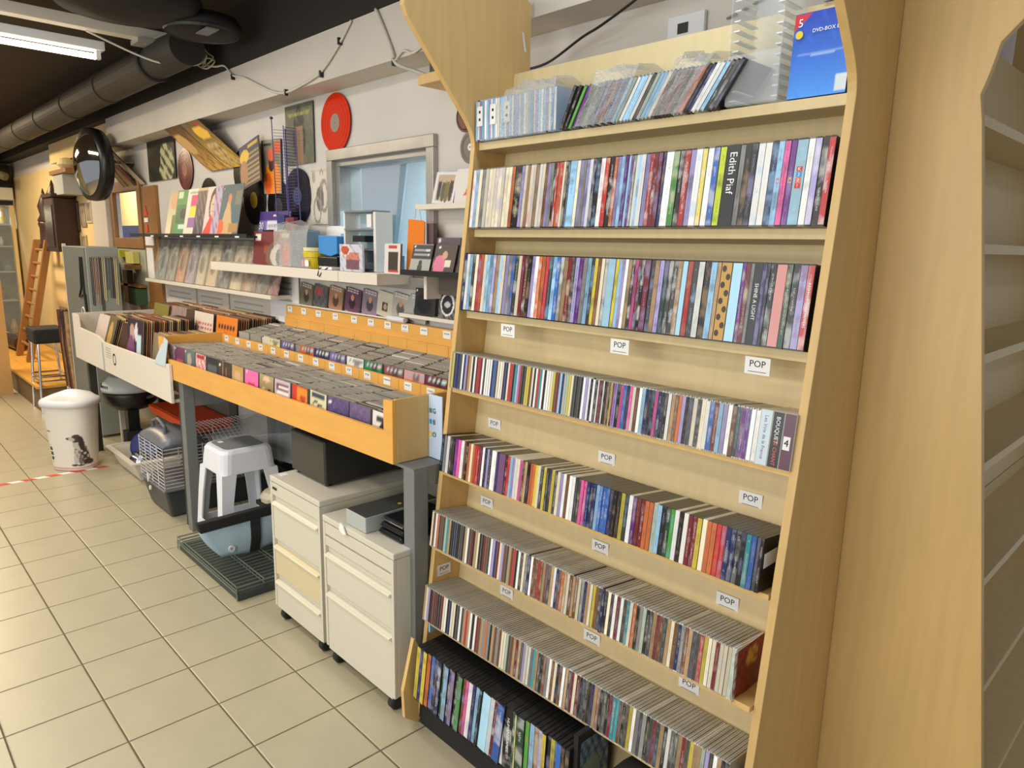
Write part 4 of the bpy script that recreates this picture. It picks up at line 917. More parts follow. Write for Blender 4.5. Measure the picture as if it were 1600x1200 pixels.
fs = [(j * nu + i, j * nu + (i + 1) % nu, (j + 1) * nu + (i + 1) % nu, (j + 1) * nu + i) for j in range(nv) for i in range(nu)] + [tuple(range(nu))[::-1]]
me = bpy.data.meshes.new('body'); me.from_pydata(vs, [], fs); me.materials.append(print_matt); ca_ = me.color_attributes.new('print', 'FLOAT_COLOR', 'CORNER'); li = 0
for f in fs:
    for vi in f: ca_.data[li].color = lin(cols_[vi]) + (1,); li += 1
for p_ in me.polygons: p_.use_smooth = True
o = bpy.data.objects.new('body', me); COL.objects.link(o); o.parent = tbn; o.rotation_euler = (0, 0, .72)
def oval(prof, name, m_):
    vs = []; fs = []; n = 48
    for r, z, yy in prof:
        for k in range(n):
            a = 2 * PI * k / n; c_, s_ = math.cos(a), math.sin(a)
            vs.append(((.172 + r) * abs(c_) ** .8 * (1 if c_ >= 0 else -1), (.148 + r) * abs(s_) ** .8 * (1 if s_ >= 0 else -1), z + yy * (s_ + 1) / 2))
    m_n = len(prof)
    for i in range(m_n - 1):
        for k in range(n): fs.append((i * n + k, i * n + (k + 1) % n, (i + 1) * n + (k + 1) % n, (i + 1) * n + k))
    fs += [tuple(range(n))[::-1], tuple(range((m_n - 1) * n, m_n * n))]
    b = MB(); b.add(vs, fs); b.sm = True; o = b.build(name, m_, tbn, off=(0, 0, 0)); o.location = (0, 0, 0); o.rotation_euler = (0, 0, .72); return o
oval([(.004, .470, 0), (.016, .472, 0), (.018, .50, 0), (.010, .514, 0), (-.012, .522, .006), (-.03, .52, .03), (-.09, .535, .035), (-.14, .54, .035)], 'lid', white_pl)
# ================================================================ RECORD TABLE (white crates of LPs)
rt = thing('record_table', 'white record browser table left of the wooden cd trays', 'table', (-5.2, 1.65, 0))
MB().prism([(-6.215, .752), (-4.105, .752), (-4.105, .975), (-4.25, .965), (-5.42, .955), (-5.55, .985), (-6.05, .995), (-6.07, 1.09), (-6.215, 1.09)], 'y', 1.30, 1.315).build('front_board', white_lam, rt, bevel=.001)
MB().box(-6.215, -6.20, 1.3155, 1.96, .752, 1.09).build('end_board', white_lam, rt); MB().box(-6.19, -4.12, 1.3155, 1.96, .752, .77).build('floor_board', white_lam, rt)
MB().box(-5.43, -5.42, 1.293, 1.2995, .756, .95).build('seam', grey_lt, rt)
MB().box(-6.19, -4.12, 1.66, 1.672, .771, 1.0).build('middle_board', white_lam, rt)
for x_ in (-6.19, -4.18): 
    for y_ in (1.36, 1.88): MB().box(x_, x_ + .05, y_, y_ + .05, .0, .751).build('leg', steel_dark, rt)
for k in range(5): MB().box(-5.36, -5.24, 1.2985, 1.2998, .86 + k * .016, .866 + k * .016).build('print_line', grey_lt, rt)
m = MB(); m.lathe([(.034, 0), (.034, .001), (.024, .001), (.024, 0)], (-5.17, 1.299, .865), 24, 'y', cap=False, sy=1.2); m.build('round_emblem', steel, rt)
MB().quad((-4.34, 1.298, .955), (-4.16, 1.298, .955), (-4.15, 1.32, 1.10), (-4.24, 1.33, 1.11), .003).build('plastic_sleeve', mat('pale_film', (196, 214, 222), .3), rt)
def lp(loc, sp, label, grp, rot, n=22, w=.315, h=.315, d=.004, side=(150, 130, 110)):
    o = panel('record_sleeve', w, h, d, sp, loc, rot, n=n, side=side); tag(o, label, 'record', grp); return o
edge_pal = [(150, 110, 80), (120, 90, 70), (190, 170, 140), (90, 70, 60), (170, 130, 90), (210, 196, 160), (110, 60, 50), (80, 70, 60), (200, 180, 120), (140, 120, 100), (160, 90, 60), (70, 50, 46)]
plain_cache = []
for c in edge_pal: plain_cache.append(panel_mesh('record_sleeve', .312, .312, .0035, [('bg', c)], 1, c))
def bank(x, ya, yb_, n, tilt, where, zb=.775, rz=0, first=None, fl=None):
    for i in range(n):
        y = ya + (yb_ - ya) * i / max(1, n - 1)
        if i == 0 and first:
            lp((x, y, zb), first, '%s record cover facing out, %s' % (fl, where), 'record covers facing out', (tilt, 0, rz)); continue
        o = bpy.data.objects.new('record_sleeve', random.choice(plain_cache)); COL.objects.link(o); o.location = (x + random.uniform(-.004, .004), y, zb + random.uniform(-.003, .004)); o.rotation_euler = (tilt, 0, rz)
        tag(o, '%s sleeve behind the %s cover, %s' % (ordn(i), fl, where), 'record', 'packed records in the white table')
fw = 'front row of record table'
bank(-5.90, 1.36, 1.64, 22, -.30, fw, first=[('bg', (214, 196, 186)), ('l', .1, .1, .4, .25, 3, (90, 80, 80))], fl='pale pinkish', zb=.79)
bank(-5.62, 1.345, 1.64, 24, -.28, fw, first=[('g', (110, 96, 60), (70, 60, 36)), ('e', .5, .55, .28, .35, (196, 160, 90)), ('e', .5, .2, .3, .15, (170, 130, 60))], fl='olive with golden portrait', zb=.80, rz=-.12)
bank(-5.20, 1.35, 1.64, 24, -.22, fw, first=[('bg', (120, 80, 60)), ('r', .0, .0, .5, 1, (70, 40, 30))], fl='brown', zb=.785)
bank(-4.88, 1.335, 1.64, 26, -.1, fw, first=[('bg', (44, 30, 40)), ('e', .3, .7, .16, .2, (190, 150, 140)), ('e', .25, .4, .22, .25, (120, 70, 110)), ('e', .55, .75, .1, .18, (220, 214, 220)), ('r', .6, .3, .88, .72, (196, 220, 230)), ('r', .3, .06, .7, .12, (214, 160, 50))], fl='dark purple with pale blue card', zb=.84)
bank(-4.55, 1.37, 1.63, 20, -.15, fw, first=[('bg', (150, 130, 100))], fl='tan', zb=.775); bank(-4.27, 1.40, 1.64, 16, -.15, fw, first=[('bg', (140, 120, 90))], fl='dull tan', zb=.74)
rw = 'rear row of record table'
bank(-5.84, 1.72, 1.90, 16, -.25, rw, first=[('g', (190, 190, 150), (220, 220, 190)), ('n', 2, .3, (90, 84, 70), .7)], fl='pale collage', zb=.85, rz=-.25)
bank(-5.60, 1.70, 1.92, 18, -.18, rw, first=[('g', (140, 130, 50), (110, 104, 40))], fl='plain olive', zb=.875)
bank(-5.22, 1.70, 1.92, 18, -.18, rw, first=[('g', (170, 140, 120), (140, 134, 150)), ('n', 5, .5, (110, 100, 130), .5)], fl='misty violet', zb=.88)
bank(-4.88, 1.69, 1.92, 18, -.15, rw, first=[('bg', (84, 60, 50)), ('e', .85, .15, .22, .22, (230, 150, 50)), ('e', .85, .1, .1, .12, (60, 40, 30))], fl='brown and orange circle', zb=.88)
bank(-4.66, 1.675, 1.92, 18, -.12, rw, first=[('bg', (228, 214, 196)), ('l', .06, .68, .95, .85, 2, (190, 60, 50)), ('e', .5, .08, .25, .3, (120, 70, 60)), ('e', .5, .08, .1, .14, (40, 30, 30))], fl='cream with red script', zb=.885)
bank(-4.32, 1.685, 1.92, 18, -.12, rw, first=[('bg', (232, 130, 40)), ('e', .5, .2, .35, .4, (190, 180, 110)), ('e', .5, .15, .2, .25, (90, 80, 60)), ('l', .1, .75, .9, .88, 2, (70, 40, 30))], fl='orange with green dome', zb=.885)
m = MB(); m.tube([(-6.09 + .05 * math.cos(a / 8 * PI), 1.35, 1.09 + .05 * math.sin(a / 8 * PI)) for a in range(9)], .004, 6); tag(m.build('wire_hook', ww), 'thin white wire hoop at the left end of the record table', 'hook')

# ================================================================ SHELVES AND THINGS ON THE WALL
fs_ = MB().box(-4.725, -2.777, 1.797, 1.998, 1.467, 1.519).build('wall_shelf', white_lam, bevel=.002); tag(fs_, 'long thick white wall shelf below the metal framed window', 'shelf')
MB().box(-3.12, -3.118, 1.7955, 1.7968, 1.468, 1.518).build('joint', grey_lt, fs_)
f2 = MB().box(-6.26, -3.985, 1.85, 1.998, 1.318, 1.342).build('wall_shelf', white_lam, bevel=.002); tag(f2, 'thin white wall shelf of bagged magazines above the records', 'shelf')
f3 = thing('black_ledge', 'black picture ledge carrying record sleeves with white price chips', 'shelf', (-5.3, 1.96, 1.68))
MB().box(-6.39, -4.16, 1.80, 1.998, 1.672, 1.684).build('ledge', black_mt, f3); MB().box(-6.39, -4.16, 1.80, 1.806, 1.6845, 1.694).build('lip', black_mt, f3)
MB().box(-4.16, -4.05, 1.90, 1.998, 1.66, 1.72).build('bracket', black_mt, f3)
for k in range(6): MB().box(-5.87 + .31 * k, -5.81 + .31 * k, 1.7975, 1.7995, 1.672, 1.681).build('price_chip', white_paper, f3)
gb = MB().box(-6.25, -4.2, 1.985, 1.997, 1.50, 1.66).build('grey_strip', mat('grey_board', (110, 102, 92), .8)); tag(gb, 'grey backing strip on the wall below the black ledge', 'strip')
f4 = MB().box(-2.62, -1.90, 1.90, 1.998, 1.803, 1.826).build('small_shelf', white_lam, bevel=.001); tag(f4, 'short white shelf beside the top right of the window', 'shelf')
f5 = thing('black_cd_ledge', 'black angled ledge of cds between the window and the tall unit', 'shelf', (-2.35, 1.9, 1.52))
MB().box(-2.62, -1.9, 1.82, 1.998, 1.522, 1.534).build('ledge', black_mt, f5); MB().box(-2.62, -1.9, 1.815, 1.8195, 1.522, 1.546).build('lip', black_mt, f5)
MB().box(-2.52, -2.50, 1.87, 1.998, 1.42, 1.521).build('bracket', white_lam, f5); MB().box(-2.49, -1.9, 1.93, 1.998, 1.44, 1.521).build('under_box', mat('dim_box', (100, 90, 80), .8), f5)
f6 = MB().box(-2.80, -1.90, 1.93, 1.998, 1.318, 1.334).build('white_ledge', white_lam); tag(f6, 'white ledge of three dark cds above the rear wooden tray', 'shelf')
f7 = MB().box(-3.98, -2.802, 1.972, 1.998, 1.288, 1.296).build('cd_rail', white_lam); tag(f7, 'thin rail hidden behind the tray back board', 'rail')
# printed white paper on the wall below
pp = thing('wall_papers', 'grey printed white sheets on the wall left of the wooden back board', 'paper', (-4.3, 1.995, 1.1))
for x_, w_ in ((-6.18, .62), (-5.5, .55), (-4.9, .6)): MB().box(x_, x_ + w_, 1.99, 1.996, 1.13, 1.305).build('sheet', white_lam, pp); [MB().box(x_ + .05, x_ + w_ - .1, 1.988, 1.9895, 1.20 + .04 * q, 1.21 + .04 * q).build('print_line', grey_lt, pp) for q in range(2)]
MB().box(-4.28, -3.90, 1.982, 1.988, 1.17, 1.46).build('sheet', white_paper, pp); [MB().box(-4.15, -3.98, 1.98, 1.9815, 1.30 + .035 * q, 1.312 + .035 * q).build('print_line', grey_lt, pp) for q in range(4)]
# seven sleeves leaning on the black ledge
A = [((-5.374), 'cream with brown figure', [('g', (170, 160, 110), (226, 216, 180)), ('e', .4, .75, .3, .18, (200, 150, 110)), ('r', .35, .0, .7, .45, (120, 110, 60))]),
     ((-5.212), 'green with small dark figure', [('g', (60, 130, 60), (70, 140, 80)), ('r', .05, .82, .35, .97, (190, 210, 180)), ('r', .05, .25, .95, .65, (40, 100, 60)), ('e', .5, .45, .2, .12, (30, 30, 30)), ('r', .3, .12, .9, .2, (200, 220, 200))]),
     ((-5.007), 'white with magenta yellow and violet blocks', [('bg', (222, 212, 196)), ('r', .25, .62, .8, .86, (214, 40, 110)), ('r', .25, .38, .8, .60, (240, 206, 30)), ('r', .2, .14, .8, .36, (140, 90, 150)), ('l', .1, .9, .8, .97, 1, (100, 140, 110))]),
     ((-4.825), 'dark violet with pale faces', [('g', (90, 70, 50), (50, 38, 60)), ('n', 3, .5, (140, 130, 150), .6), ('r', .0, .93, 1, 1, (190, 170, 120))]),
     ((-4.652), 'dark haired man in a red jacket', [('bg', (208, 190, 186)), ('e', .45, .62, .26, .36, (50, 34, 34)), ('e', .45, .58, .19, .26, (222, 176, 150)), ('e', .40, .63, .03, .02, (40, 30, 30)), ('e', .53, .63, .03, .02, (40, 30, 30)), ('r', .38, .47, .52, .485, (150, 60, 60)), ('t', .0, .0, .35, .40, .75, .0, (206, 36, 36)), ('t', .42, .36, .55, .36, .55, .0, (236, 228, 220))]),
     ((-4.518), 'lilac with small red figures', [('bg', (166, 160, 190)), ('n', 7, .6, (150, 60, 90), .7)]),
     ((-4.40), 'teal with a pale robed figure and orange patch', [('g', (70, 84, 92), (40, 92, 110)), ('t', .05, .0, .4, .8, .75, .0, (196, 160, 110)), ('e', .42, .72, .09, .1, (196, 120, 80)), ('e', .12, .13, .16, .17, (250, 90, 30)), ('r', .55, .05, .95, .2, (170, 120, 60)), ('r', .7, .6, .95, .85, (110, 110, 90)), ('e', .08, .93, .02, .02, (230, 230, 230))])]
for i, (x_, nm, sp) in enumerate(A):
    lp((x_ - .08, 1.812 + .0005 * (7 - i), 1.6935), sp, 'record sleeve, %s, leaning on the black ledge' % nm, 'sleeves leaning on the black ledge', (-.21, 0, 0), n=40, w=.31, h=.31, d=.003)
# bagged magazines
BM = [((-5.98), 'blue grey'), (-5.76, 'grey green'), (-5.56, 'orange faced'), (-5.36, 'lilac'), (-5.17, 'pale tan'), (-4.97, 'golden crinkled'), (-4.76, 'dark navy'), (-4.56, 'cream crinkled'), (-4.36, 'brown circular'), (-4.2, 'violet dark'), (-4.06, 'maroon')]
BC = [(84, 104, 116), (120, 124, 116), (196, 120, 80), (150, 140, 170), (206, 190, 160), (206, 180, 140), (60, 60, 84), (210, 190, 150), (180, 140, 110), (110, 96, 110), (120, 60, 70)]
for i, (x_, nm) in enumerate(BM):
    c = BC[i]
    t_m = thing('bagged_magazine', '%s magazine in a crinkled clear bag on the thin white shelf' % nm, 'magazine', (x_, 1.87, 1.343), 'bagged magazines')
    panel('magazine', .24, .285 if i < 9 else .22, .006, [('g', tuple(v * .8 for v in c), tuple(min(255, v * 1.1) for v in c)), ('n', i * 1.7, .2, (226, 206, 180), .55), ('r', .3, .85, .7, .93, (226, 226, 220)), ('e', .5, .5, .2, .22, tuple(v * .6 for v in c))], (0, .005, .003), (-.25, 0, 0), t_m, n=14)
    b = MB(); pts = []
    for j in range(7):
        for q in range(9):
            pts.append((x_ - .14 + .28 * q / 8 + random.uniform(-.003, .003), 1.858 + .25 * .3 * j / 6 + random.uniform(-.005, .004), 1.345 + .31 * j / 6 * (1 if i < 9 else .78)))
    b.add(pts, [(j * 9 + q, j * 9 + q + 1, (j + 1) * 9 + q + 1, (j + 1) * 9 + q) for j in range(6) for q in range(8)]); b.build('clear_bag', bag_m, t_m)
# row of cds behind the wooden back board
CR = [(-3.80, 'olive portrait', (120, 116, 90)), (-3.64, 'grey with red face', (80, 76, 80)), (-3.47, 'tan figures', (176, 130, 96)), (-3.30, 'plum portrait in a robe', (110, 70, 96)), (-3.13, 'mauve', (150, 130, 150)), (-2.99, 'cream with small photo', (206, 200, 180)), (-2.86, 'pale with two figures', (196, 190, 180)), (-2.72, 'white with dark head', (190, 186, 184))]
for i, (x_, nm, c) in enumerate(CR):
    sp = [('g', tuple(v * .85 for v in c), c), ('e', .5, .4, .22, .3, tuple(v * .5 for v in c)), ('e', .5, .6, .12, .12, (200, 150, 120) if i != 5 else (60, 50, 50)), ('l', .1, .85, .9, .95, 1, (230, 220, 210))]
    if i == 5: sp = [('bg', c), ('r', .3, .25, .65, .55, (50, 44, 44)), ('e', .5, .4, .1, .12, (190, 160, 140))]
    if i == 1: sp = [('bg', c), ('e', .4, .7, .3, .2, (170, 60, 60)), ('n', 4, .4, (140, 140, 140), .5)]
    jewel_cover((x_, 1.9735, 1.297), sp, 'cd with %s cover standing behind the honey back board' % nm, 'cds behind the wooden back board', rot=(-.06, .12, 0), n=24, d=.008)
for x_, nm, sp in ((-2.62, 'black with black oval', [('bg', (40, 38, 38)), ('e', .5, .45, .38, .38, (16, 16, 18)), ('e', .08, .9, .04, .04, (240, 240, 240))]),
                   (-2.44, 'silver ring emblem', [('bg', (120, 114, 108)), ('n', 3, .2, (40, 36, 36), .8), ('e', .42, .5, .34, .40, (230, 230, 226)), ('e', .42, .5, .27, .33, (40, 38, 40)), ('e', .42, .5, .16, .1, (200, 200, 200))]),
                   (-2.28, 'dark bearded face', [('bg', (56, 44, 40)), ('e', .6, .6, .25, .28, (196, 130, 100)), ('e', .4, .25, .4, .35, (34, 28, 28))])):
    jewel_cover((x_, 1.94, 1.335), sp, 'cd with %s on the white ledge' % nm, 'cds on the white ledge', rot=(-.1, 0, 0), n=32, d=.01)
m = MB(); m.lathe([(.012, -.07), (.014, -.06), (.014, .06), (.012, .07)], (-2.84, 1.945, 1.30), 14, 'x'); tag(m.build('white_tube', white_pl), 'rolled white tube lying at the left end of the white ledge', 'roll')
# things on the long white shelf
cal = thing('calendar_box', 'purple and white card pack numbered 30 on the long white shelf', 'card pack', (-4.05, 1.9, 1.52))
panel('front_card', .40, .31, .01, [('bg', (226, 222, 230)), ('r', 0, .82, 1, 1, (64, 34, 120)), ('r', 0, .60, .25, .82, (130, 110, 180)), ('l', .3, .62, .95, .8, 3, (150, 150, 170)), ('r', 0, 0, .2, .2, (40, 40, 110)), ('r', 0, .22, .2, .34, (150, 130, 190)), ('r', 0, .38, .2, .5, (230, 180, 60))], (0, -.01, .001), (-.14, 0, 0), cal, n=40)
text('30', .06, tm_white, cal, (-.155, .0135, .222), (PI / 2 - .14, 0, 0)); MB().lathe([(.02, 0), (.02, .001)], (-4.05, 1.93 - .001, 1.80), 14, 'y', sy=.5).build('emblem', white_pl, cal)
ra = thing('maroon_album', 'maroon sleeve showing a half visible record on the long white shelf', 'record', (-4.02, 1.87, 1.52))
panel('sleeve', .37, .19, .006, [('bg', (112, 28, 34)), ('r', .05, .72, .27, .92, (230, 224, 214)), ('r', .38, .35, .56, .6, (150, 70, 40)), ('e', .95, .28, .5, .46, (120, 90, 70)), ('e', .98, .26, .36, .38, (200, 190, 180)), ('e', 1.02, .24, .22, .3, (30, 24, 26))], (0, -.02, .001), (-.1, 0, 0), ra, n=40)
bgd = thing('bagged_set', 'grey and salmon booklet set in clear film on the long white shelf', 'booklet', (-3.62, 1.86, 1.52))
panel('booklet', .15, .19, .01, [('g', (170, 130, 120), (160, 154, 146)), ('e', .5, .3, .28, .3, (232, 120, 100)), ('e', .45, .55, .12, .16, (224, 150, 110)), ('r', .2, .8, .75, .95, (220, 216, 190))], (-.12, -.03, .001), (-.06, 0, 0), bgd, n=20)
MB().box(-3.655, -3.465, 1.82, 1.90, 1.521, 1.715).build('grey_slab', mat('slate_blue', (104, 122, 134), .5), bgd, bevel=.006)
film_bag(-3.83, -3.45, .01, 1.815, 1.521, .215, 'clear crinkled film over the grey booklet set on the long white shelf')
wc = tag(MB().quad((-3.49, 1.93, 1.53), (-3.36, 1.93, 1.53), (-3.345, 1.975, 1.74), (-3.52, 1.975, 1.74), .004).build('white_sheet', white_paper), 'plain white sheet leaning on the wall behind the yellow tub', 'sheet')
yt = thing('yellow_tub', 'yellow and white tub with small labels on the long white shelf', 'tub', (-3.46, 1.85, 1.52))
m = MB(); m.lathe([(.045, 0), (.05, .05), (.052, .055)], (-3.46, 1.86, 1.521), 24); m.sm = True; m.build('pot', yellow_pl, yt)
m = MB(); m.lathe([(.058, 0), (.06, .025), (.056, .03)], (-3.46, 1.86, 1.577), 24); m.build('collar', yellow_pl, yt)
m = MB(); m.lathe([(.058, 0), (.058, .018)], (-3.46, 1.86, 1.6085), 24); m.build('lid', cream_paper, yt)
MB().box(-3.47, -3.43, 1.806, 1.809, 1.53, 1.562).build('white_label', white_paper, yt); MB().box(-3.505, -3.482, 1.806, 1.809, 1.53, 1.562).build('pink_label', mat('pink_label', (226, 150, 150), .6), yt)
bx_ = thing('blue_carton', 'bright blue carton on a black case on the long white shelf', 'box', (-3.31, 1.9, 1.58))
MB().prism([(-3.40, 1.60), (-3.28, 1.585), (-3.215, 1.60), (-3.215, 1.685), (-3.40, 1.69)], 'y', 1.85, 1.93).build('body', blue_pl, bx_, bevel=.003)
tag(MB().box(-3.395, -3.20, 1.84, 1.94, 1.536, 1.582).build('black_case', black_pl, bevel=.004), 'small black case under the bright blue carton', 'case')
tag(MB().box(-3.33, -3.21, 1.815, 1.90, 1.5205, 1.5345).build('white_card', white_paper), 'white folded card under the small black case', 'card')
tag(MB().tube([(-3.32, 1.83, 1.535), (-3.31, 1.80, 1.52), (-3.31, 1.79, 1.49), (-3.29, 1.79, 1.485), (-3.28, 1.80, 1.51), (-3.24, 1.82, 1.535)], .003, 6).build('loop_cord', black_pl), 'black cord loop hanging over the edge of the long white shelf', 'cord')
tag(MB().box(-3.26, -3.20, 1.89, 1.91, 1.70, 1.735).build('white_tag_box', white_paper) , 'small white box beside the blue standing file', 'box')
jewel_cover((-3.045, 1.826, 1.52), [('bg', (206, 208, 220)), ('r', .3, .05, .85, .72, (120, 80, 90)), ('r', .3, .42, .85, .7, (206, 130, 110)), ('e', .25, .78, .22, .2, (236, 226, 220)), ('e', .25, .78, .18, .165, (196, 84, 56)), ('l', .5, .82, .9, .93, 2, (120, 140, 180)), ('n', 2, .9, (90, 60, 60), .3)], 'cd with orange disc and red sea on its cover, on the long white shelf', 'single cds on the long shelf', rot=(0, 0, -.05), n=40, w=.225, h=.128, side=(200, 204, 214))
fb = thing('standing_file', 'pale blue and grey open rack with drawers against the window', 'rack', (-3.08, 1.93, 1.52))
MB().box(-3.275, -3.215, 1.91, 1.98, 1.521, 1.812).build('blue_side', mat('file_blue', (146, 190, 222), .5), fb); MB().box(-3.205, -3.19, 1.885, 1.98, 1.521, 1.81).build('grey_side', white_cold, fb)
MB().box(-2.935, -2.915, 1.885, 1.98, 1.521, 1.80).build('grey_side', white_cold, fb)
for z_ in (1.80, 1.715, 1.62, 1.521): MB().box(-3.19, -2.935, 1.88, 1.98, z_, z_ + .008).build('shelf', steel, fb)
MB().box(-3.0, -2.96, 1.89, 1.93, 1.73, 1.79).build('white_card', white_paper, fb); MB().box(-3.13, -3.02, 1.89, 1.94, 1.66, 1.69).build('black_clip', black_pl, fb); MB().box(-3.06, -3.02, 1.88, 1.90, 1.53, 1.61).build('white_card', white_paper, fb)
MB().box(-3.18, -2.94, 1.965, 1.975, 1.53, 1.80).build('back_sheet', pale_blue_wall, fb)
tag(MB().box(-2.87, -2.805, 1.90, 1.97, 1.5205, 1.60).build('blue_block', mat('steel_blue', (110, 150, 184), .5)), 'steel blue block at the right end of the long white shelf', 'block')
jewel_cover((-2.735, 1.85, 1.536 if 0 else 1.52), [('bg', (226, 216, 208)), ('r', .25, .84, .8, .94, (196, 60, 60)), ('r', .25, .14, .85, .72, (60, 50, 40)), ('r', .25, .06, .9, .12, (200, 60, 60))], 'white film case with dark picture and red title beside the orange card', 'single cds on the long shelf', w=.125, h=.135, rot=(-.05, 0, 0), n=26)
of = tag(MB().prism([(-2.70, 1.535), (-2.565, 1.60), (-2.56, 1.75), (-2.575, 1.757), (-2.68, 1.765)], 'y', 1.905, 1.91).build('orange_card', mat('orange_gloss', (240, 130, 26), .12)), 'glossy orange card standing behind the black ledge cds', 'card')
MB().tube([(-2.63, 1.905, 1.765), (-2.615, 1.90, 1.81), (-2.59, 1.90, 1.80), (-2.58, 1.905, 1.757)], .0015, 5).build('hanging_loop', ww, of)
tag(MB().box(-2.575, -2.53, 1.93, 1.95, 1.60, 1.745).build('dark_card', mat('taupe_card', (110, 90, 90), .6)), 'dark taupe card beside the orange card', 'card')
for x_, nm, sp in ((-2.50, 'black and white with a hatted man', [('bg', (170, 170, 164)), ('r', 0, .5, 1, 1, (44, 44, 48)), ('l', .1, .58, .9, .9, 2, (214, 214, 214)), ('e', .5, .35, .08, .1, (40, 40, 40)), ('e', .5, .15, .12, .18, (50, 50, 50)), ('e', .1, .92, .04, .04, (240, 240, 240))]),
                   (-2.34, 'brown with a person in pink', [('bg', (76, 60, 56)), ('e', .3, .3, .28, .35, (220, 120, 150)), ('e', .5, .65, .12, .14, (206, 160, 130)), ('r', .55, .25, .8, .5, (226, 220, 200)), ('e', .2, .9, .05, .05, (240, 240, 240))]),
                   (-2.18, 'dark with a red coat', [('bg', (60, 50, 48)), ('e', .35, .35, .2, .25, (196, 70, 50)), ('e', .4, .65, .1, .12, (190, 140, 110)), ('r', .2, .8, .8, .92, (120, 110, 60)), ('e', .15, .88, .05, .05, (240, 240, 240))])):
    jewel_cover((x_, 1.826, 1.535), sp, 'cd cover, %s, on the black ledge' % nm, 'cds on the black cd ledge', rot=(-.25, 0, 0), n=30, side=(40, 38, 38))
for x_, c in ((-2.43, (110, 90, 96)), (-2.24, (60, 60, 66))):
    jewel_cover((x_, 1.93, 1.57), [('bg', c), ('e', .6, .2, .3, .18, (226, 226, 230)), ('e', .12, .9, .06, .06, (240, 240, 240))], '%s cd standing behind the front covers of the black ledge' % ('greyish purple' if x_ < -2.4 else 'dark slate'), 'cds on the black cd ledge', w=.16, h=.115, rot=(-.05, 0, 0), n=20)
# on the small shelf
pf = thing('photo_frame', 'white framed photo of four people standing on the short white shelf', 'picture', (-2.47, 1.93, 1.826))
panel('frame', .145, .135, .01, [('bg', (226, 222, 226)), ('r', .12, .1, .9, .9, (190, 170, 140)), ('e', .25, .45, .09, .35, (60, 50, 50)), ('e', .45, .4, .1, .35, (90, 84, 70)), ('e', .62, .4, .1, .38, (120, 110, 50)), ('e', .8, .45, .09, .38, (70, 50, 50)), ('e', .25, .75, .05, .06, (210, 170, 140)), ('e', .45, .72, .05, .06, (210, 170, 140)), ('e', .62, .74, .05, .06, (210, 170, 140)), ('e', .8, .78, .05, .06, (210, 170, 140))], (0, 0, .001), (-.2, .05, 0), pf, n=44, side=(150, 140, 180))
jewel_cover((-2.31, 1.93, 1.826), [('bg', (226, 220, 214)), ('t', .35, .2, .65, .8, .75, .2, (220, 90, 60))], 'white cd with an orange red wedge on the short white shelf', 'cds on the short shelf', w=.16, h=.14, rot=(-.15, 0, 0), n=24)
# records and pictures fixed to the wall
def record(x, z, r, m_, lm, label, y=1.99, lab_r=.05, rz=0):
    t = thing('wall_record', label, 'record', (x, y, z), 'records hung on the wall')
    m = MB(); m.lathe([(r, 0), (r, .0025), (.004, .003)], (x, y - .001, z), 48, 'y'); 
    gr = MB()
    o = MB(); o.lathe([(r, .0015), (r - .001, .0), (lab_r + .012, -.0005), (lab_r + .010, .0), (.003, .0), (.003, .0015)], (x, y - .004, z), 48, 'y', cap=False); o.build('disc', m_, t)
    for k in range(3):
        g = MB(); rr = lab_r + .03 + (r - lab_r - .04) * k / 2.5; g.lathe([(rr, 0), (rr, -.0006), (rr + .002, -.0006), (rr + .002, 0)], (x, y - .0045, z), 48, 'y', cap=False); g.build('groove', m_, t)
    l = MB(); l.lathe([(lab_r, .0), (lab_r, -.0012), (.0035, -.0012)], (x, y - .0042, z), 28, 'y', cap=False); l.build('label', lm, t)
    return t
vinyl = mat('black_vinyl', (20, 19, 21), .22)
record(-3.434, 2.262, .148, mat('orange_vinyl', (208, 44, 6), .6, spec=.15), mat('taupe_label', (134, 118, 104), .5), 'translucent orange record high on the wall above the window', lab_r=.046)
record(-5.60, 2.161, .150, mat('red_picture_disc', (110, 36, 34), .3, var=.6, vscale=14), mat('lab_r', (150, 100, 80), .5), 'dark red picture disc on the wall above the leaning sleeves')
record(-5.18, 1.93, .150, vinyl, mat('lab_k', (50, 46, 46), .5), 'black record behind the leaning sleeves, only its top showing')
record(-4.60, 2.08, .150, vinyl, mat('lab_k2', (60, 50, 46), .5), 'black record half hidden by the striped blue magazine', y=1.994)
record(-4.44, 1.905, .150, vinyl, mat('yellow_label', (220, 190, 40), .5), 'black record with a yellow label above the purple card pack', y=1.985)
record(-4.12, 1.86, .150, vinyl, mat('lab_k3', (50, 46, 46), .5), 'black record just above the card pack, mostly hidden', y=1.994)
record(-3.872, 1.91, .155, mat('navy_vinyl', (26, 24, 38), .22), mat('blue_label', (70, 76, 120), .5), 'black record with a blue grey label behind the wire rack', y=1.99)
record(-2.384, 2.178, .062, mat('brown_disc', (110, 56, 44), .4, var=.5, vscale=20), mat('lab_b', (90, 50, 40), .5), 'small brown disc beside the overhang of the tall unit', lab_r=.02)
record(-2.352, 2.054, .066, mat('grey_disc', (120, 112, 104), .4), white_paper, 'small grey disc with white centre beside the tall unit', lab_r=.014)
p_ = panel('wall_picture', .32, .32, .006, [('bg', (90, 92, 72)), ('e', .5, .45, .22, .5, (40, 34, 34)), ('r', .38, .0, .62, .62, (150, 110, 80)), ('l', .1, .82, .9, .92, 1, (160, 156, 40)), ('n', 3, .8, (110, 120, 96), .5)], (-3.83, 1.988, 2.083), (0, 0, 0), None, n=34, side=(80, 80, 70)); tag(p_, 'murky green poster of a dark figure left of the orange record', 'poster', 'pictures on the wall')
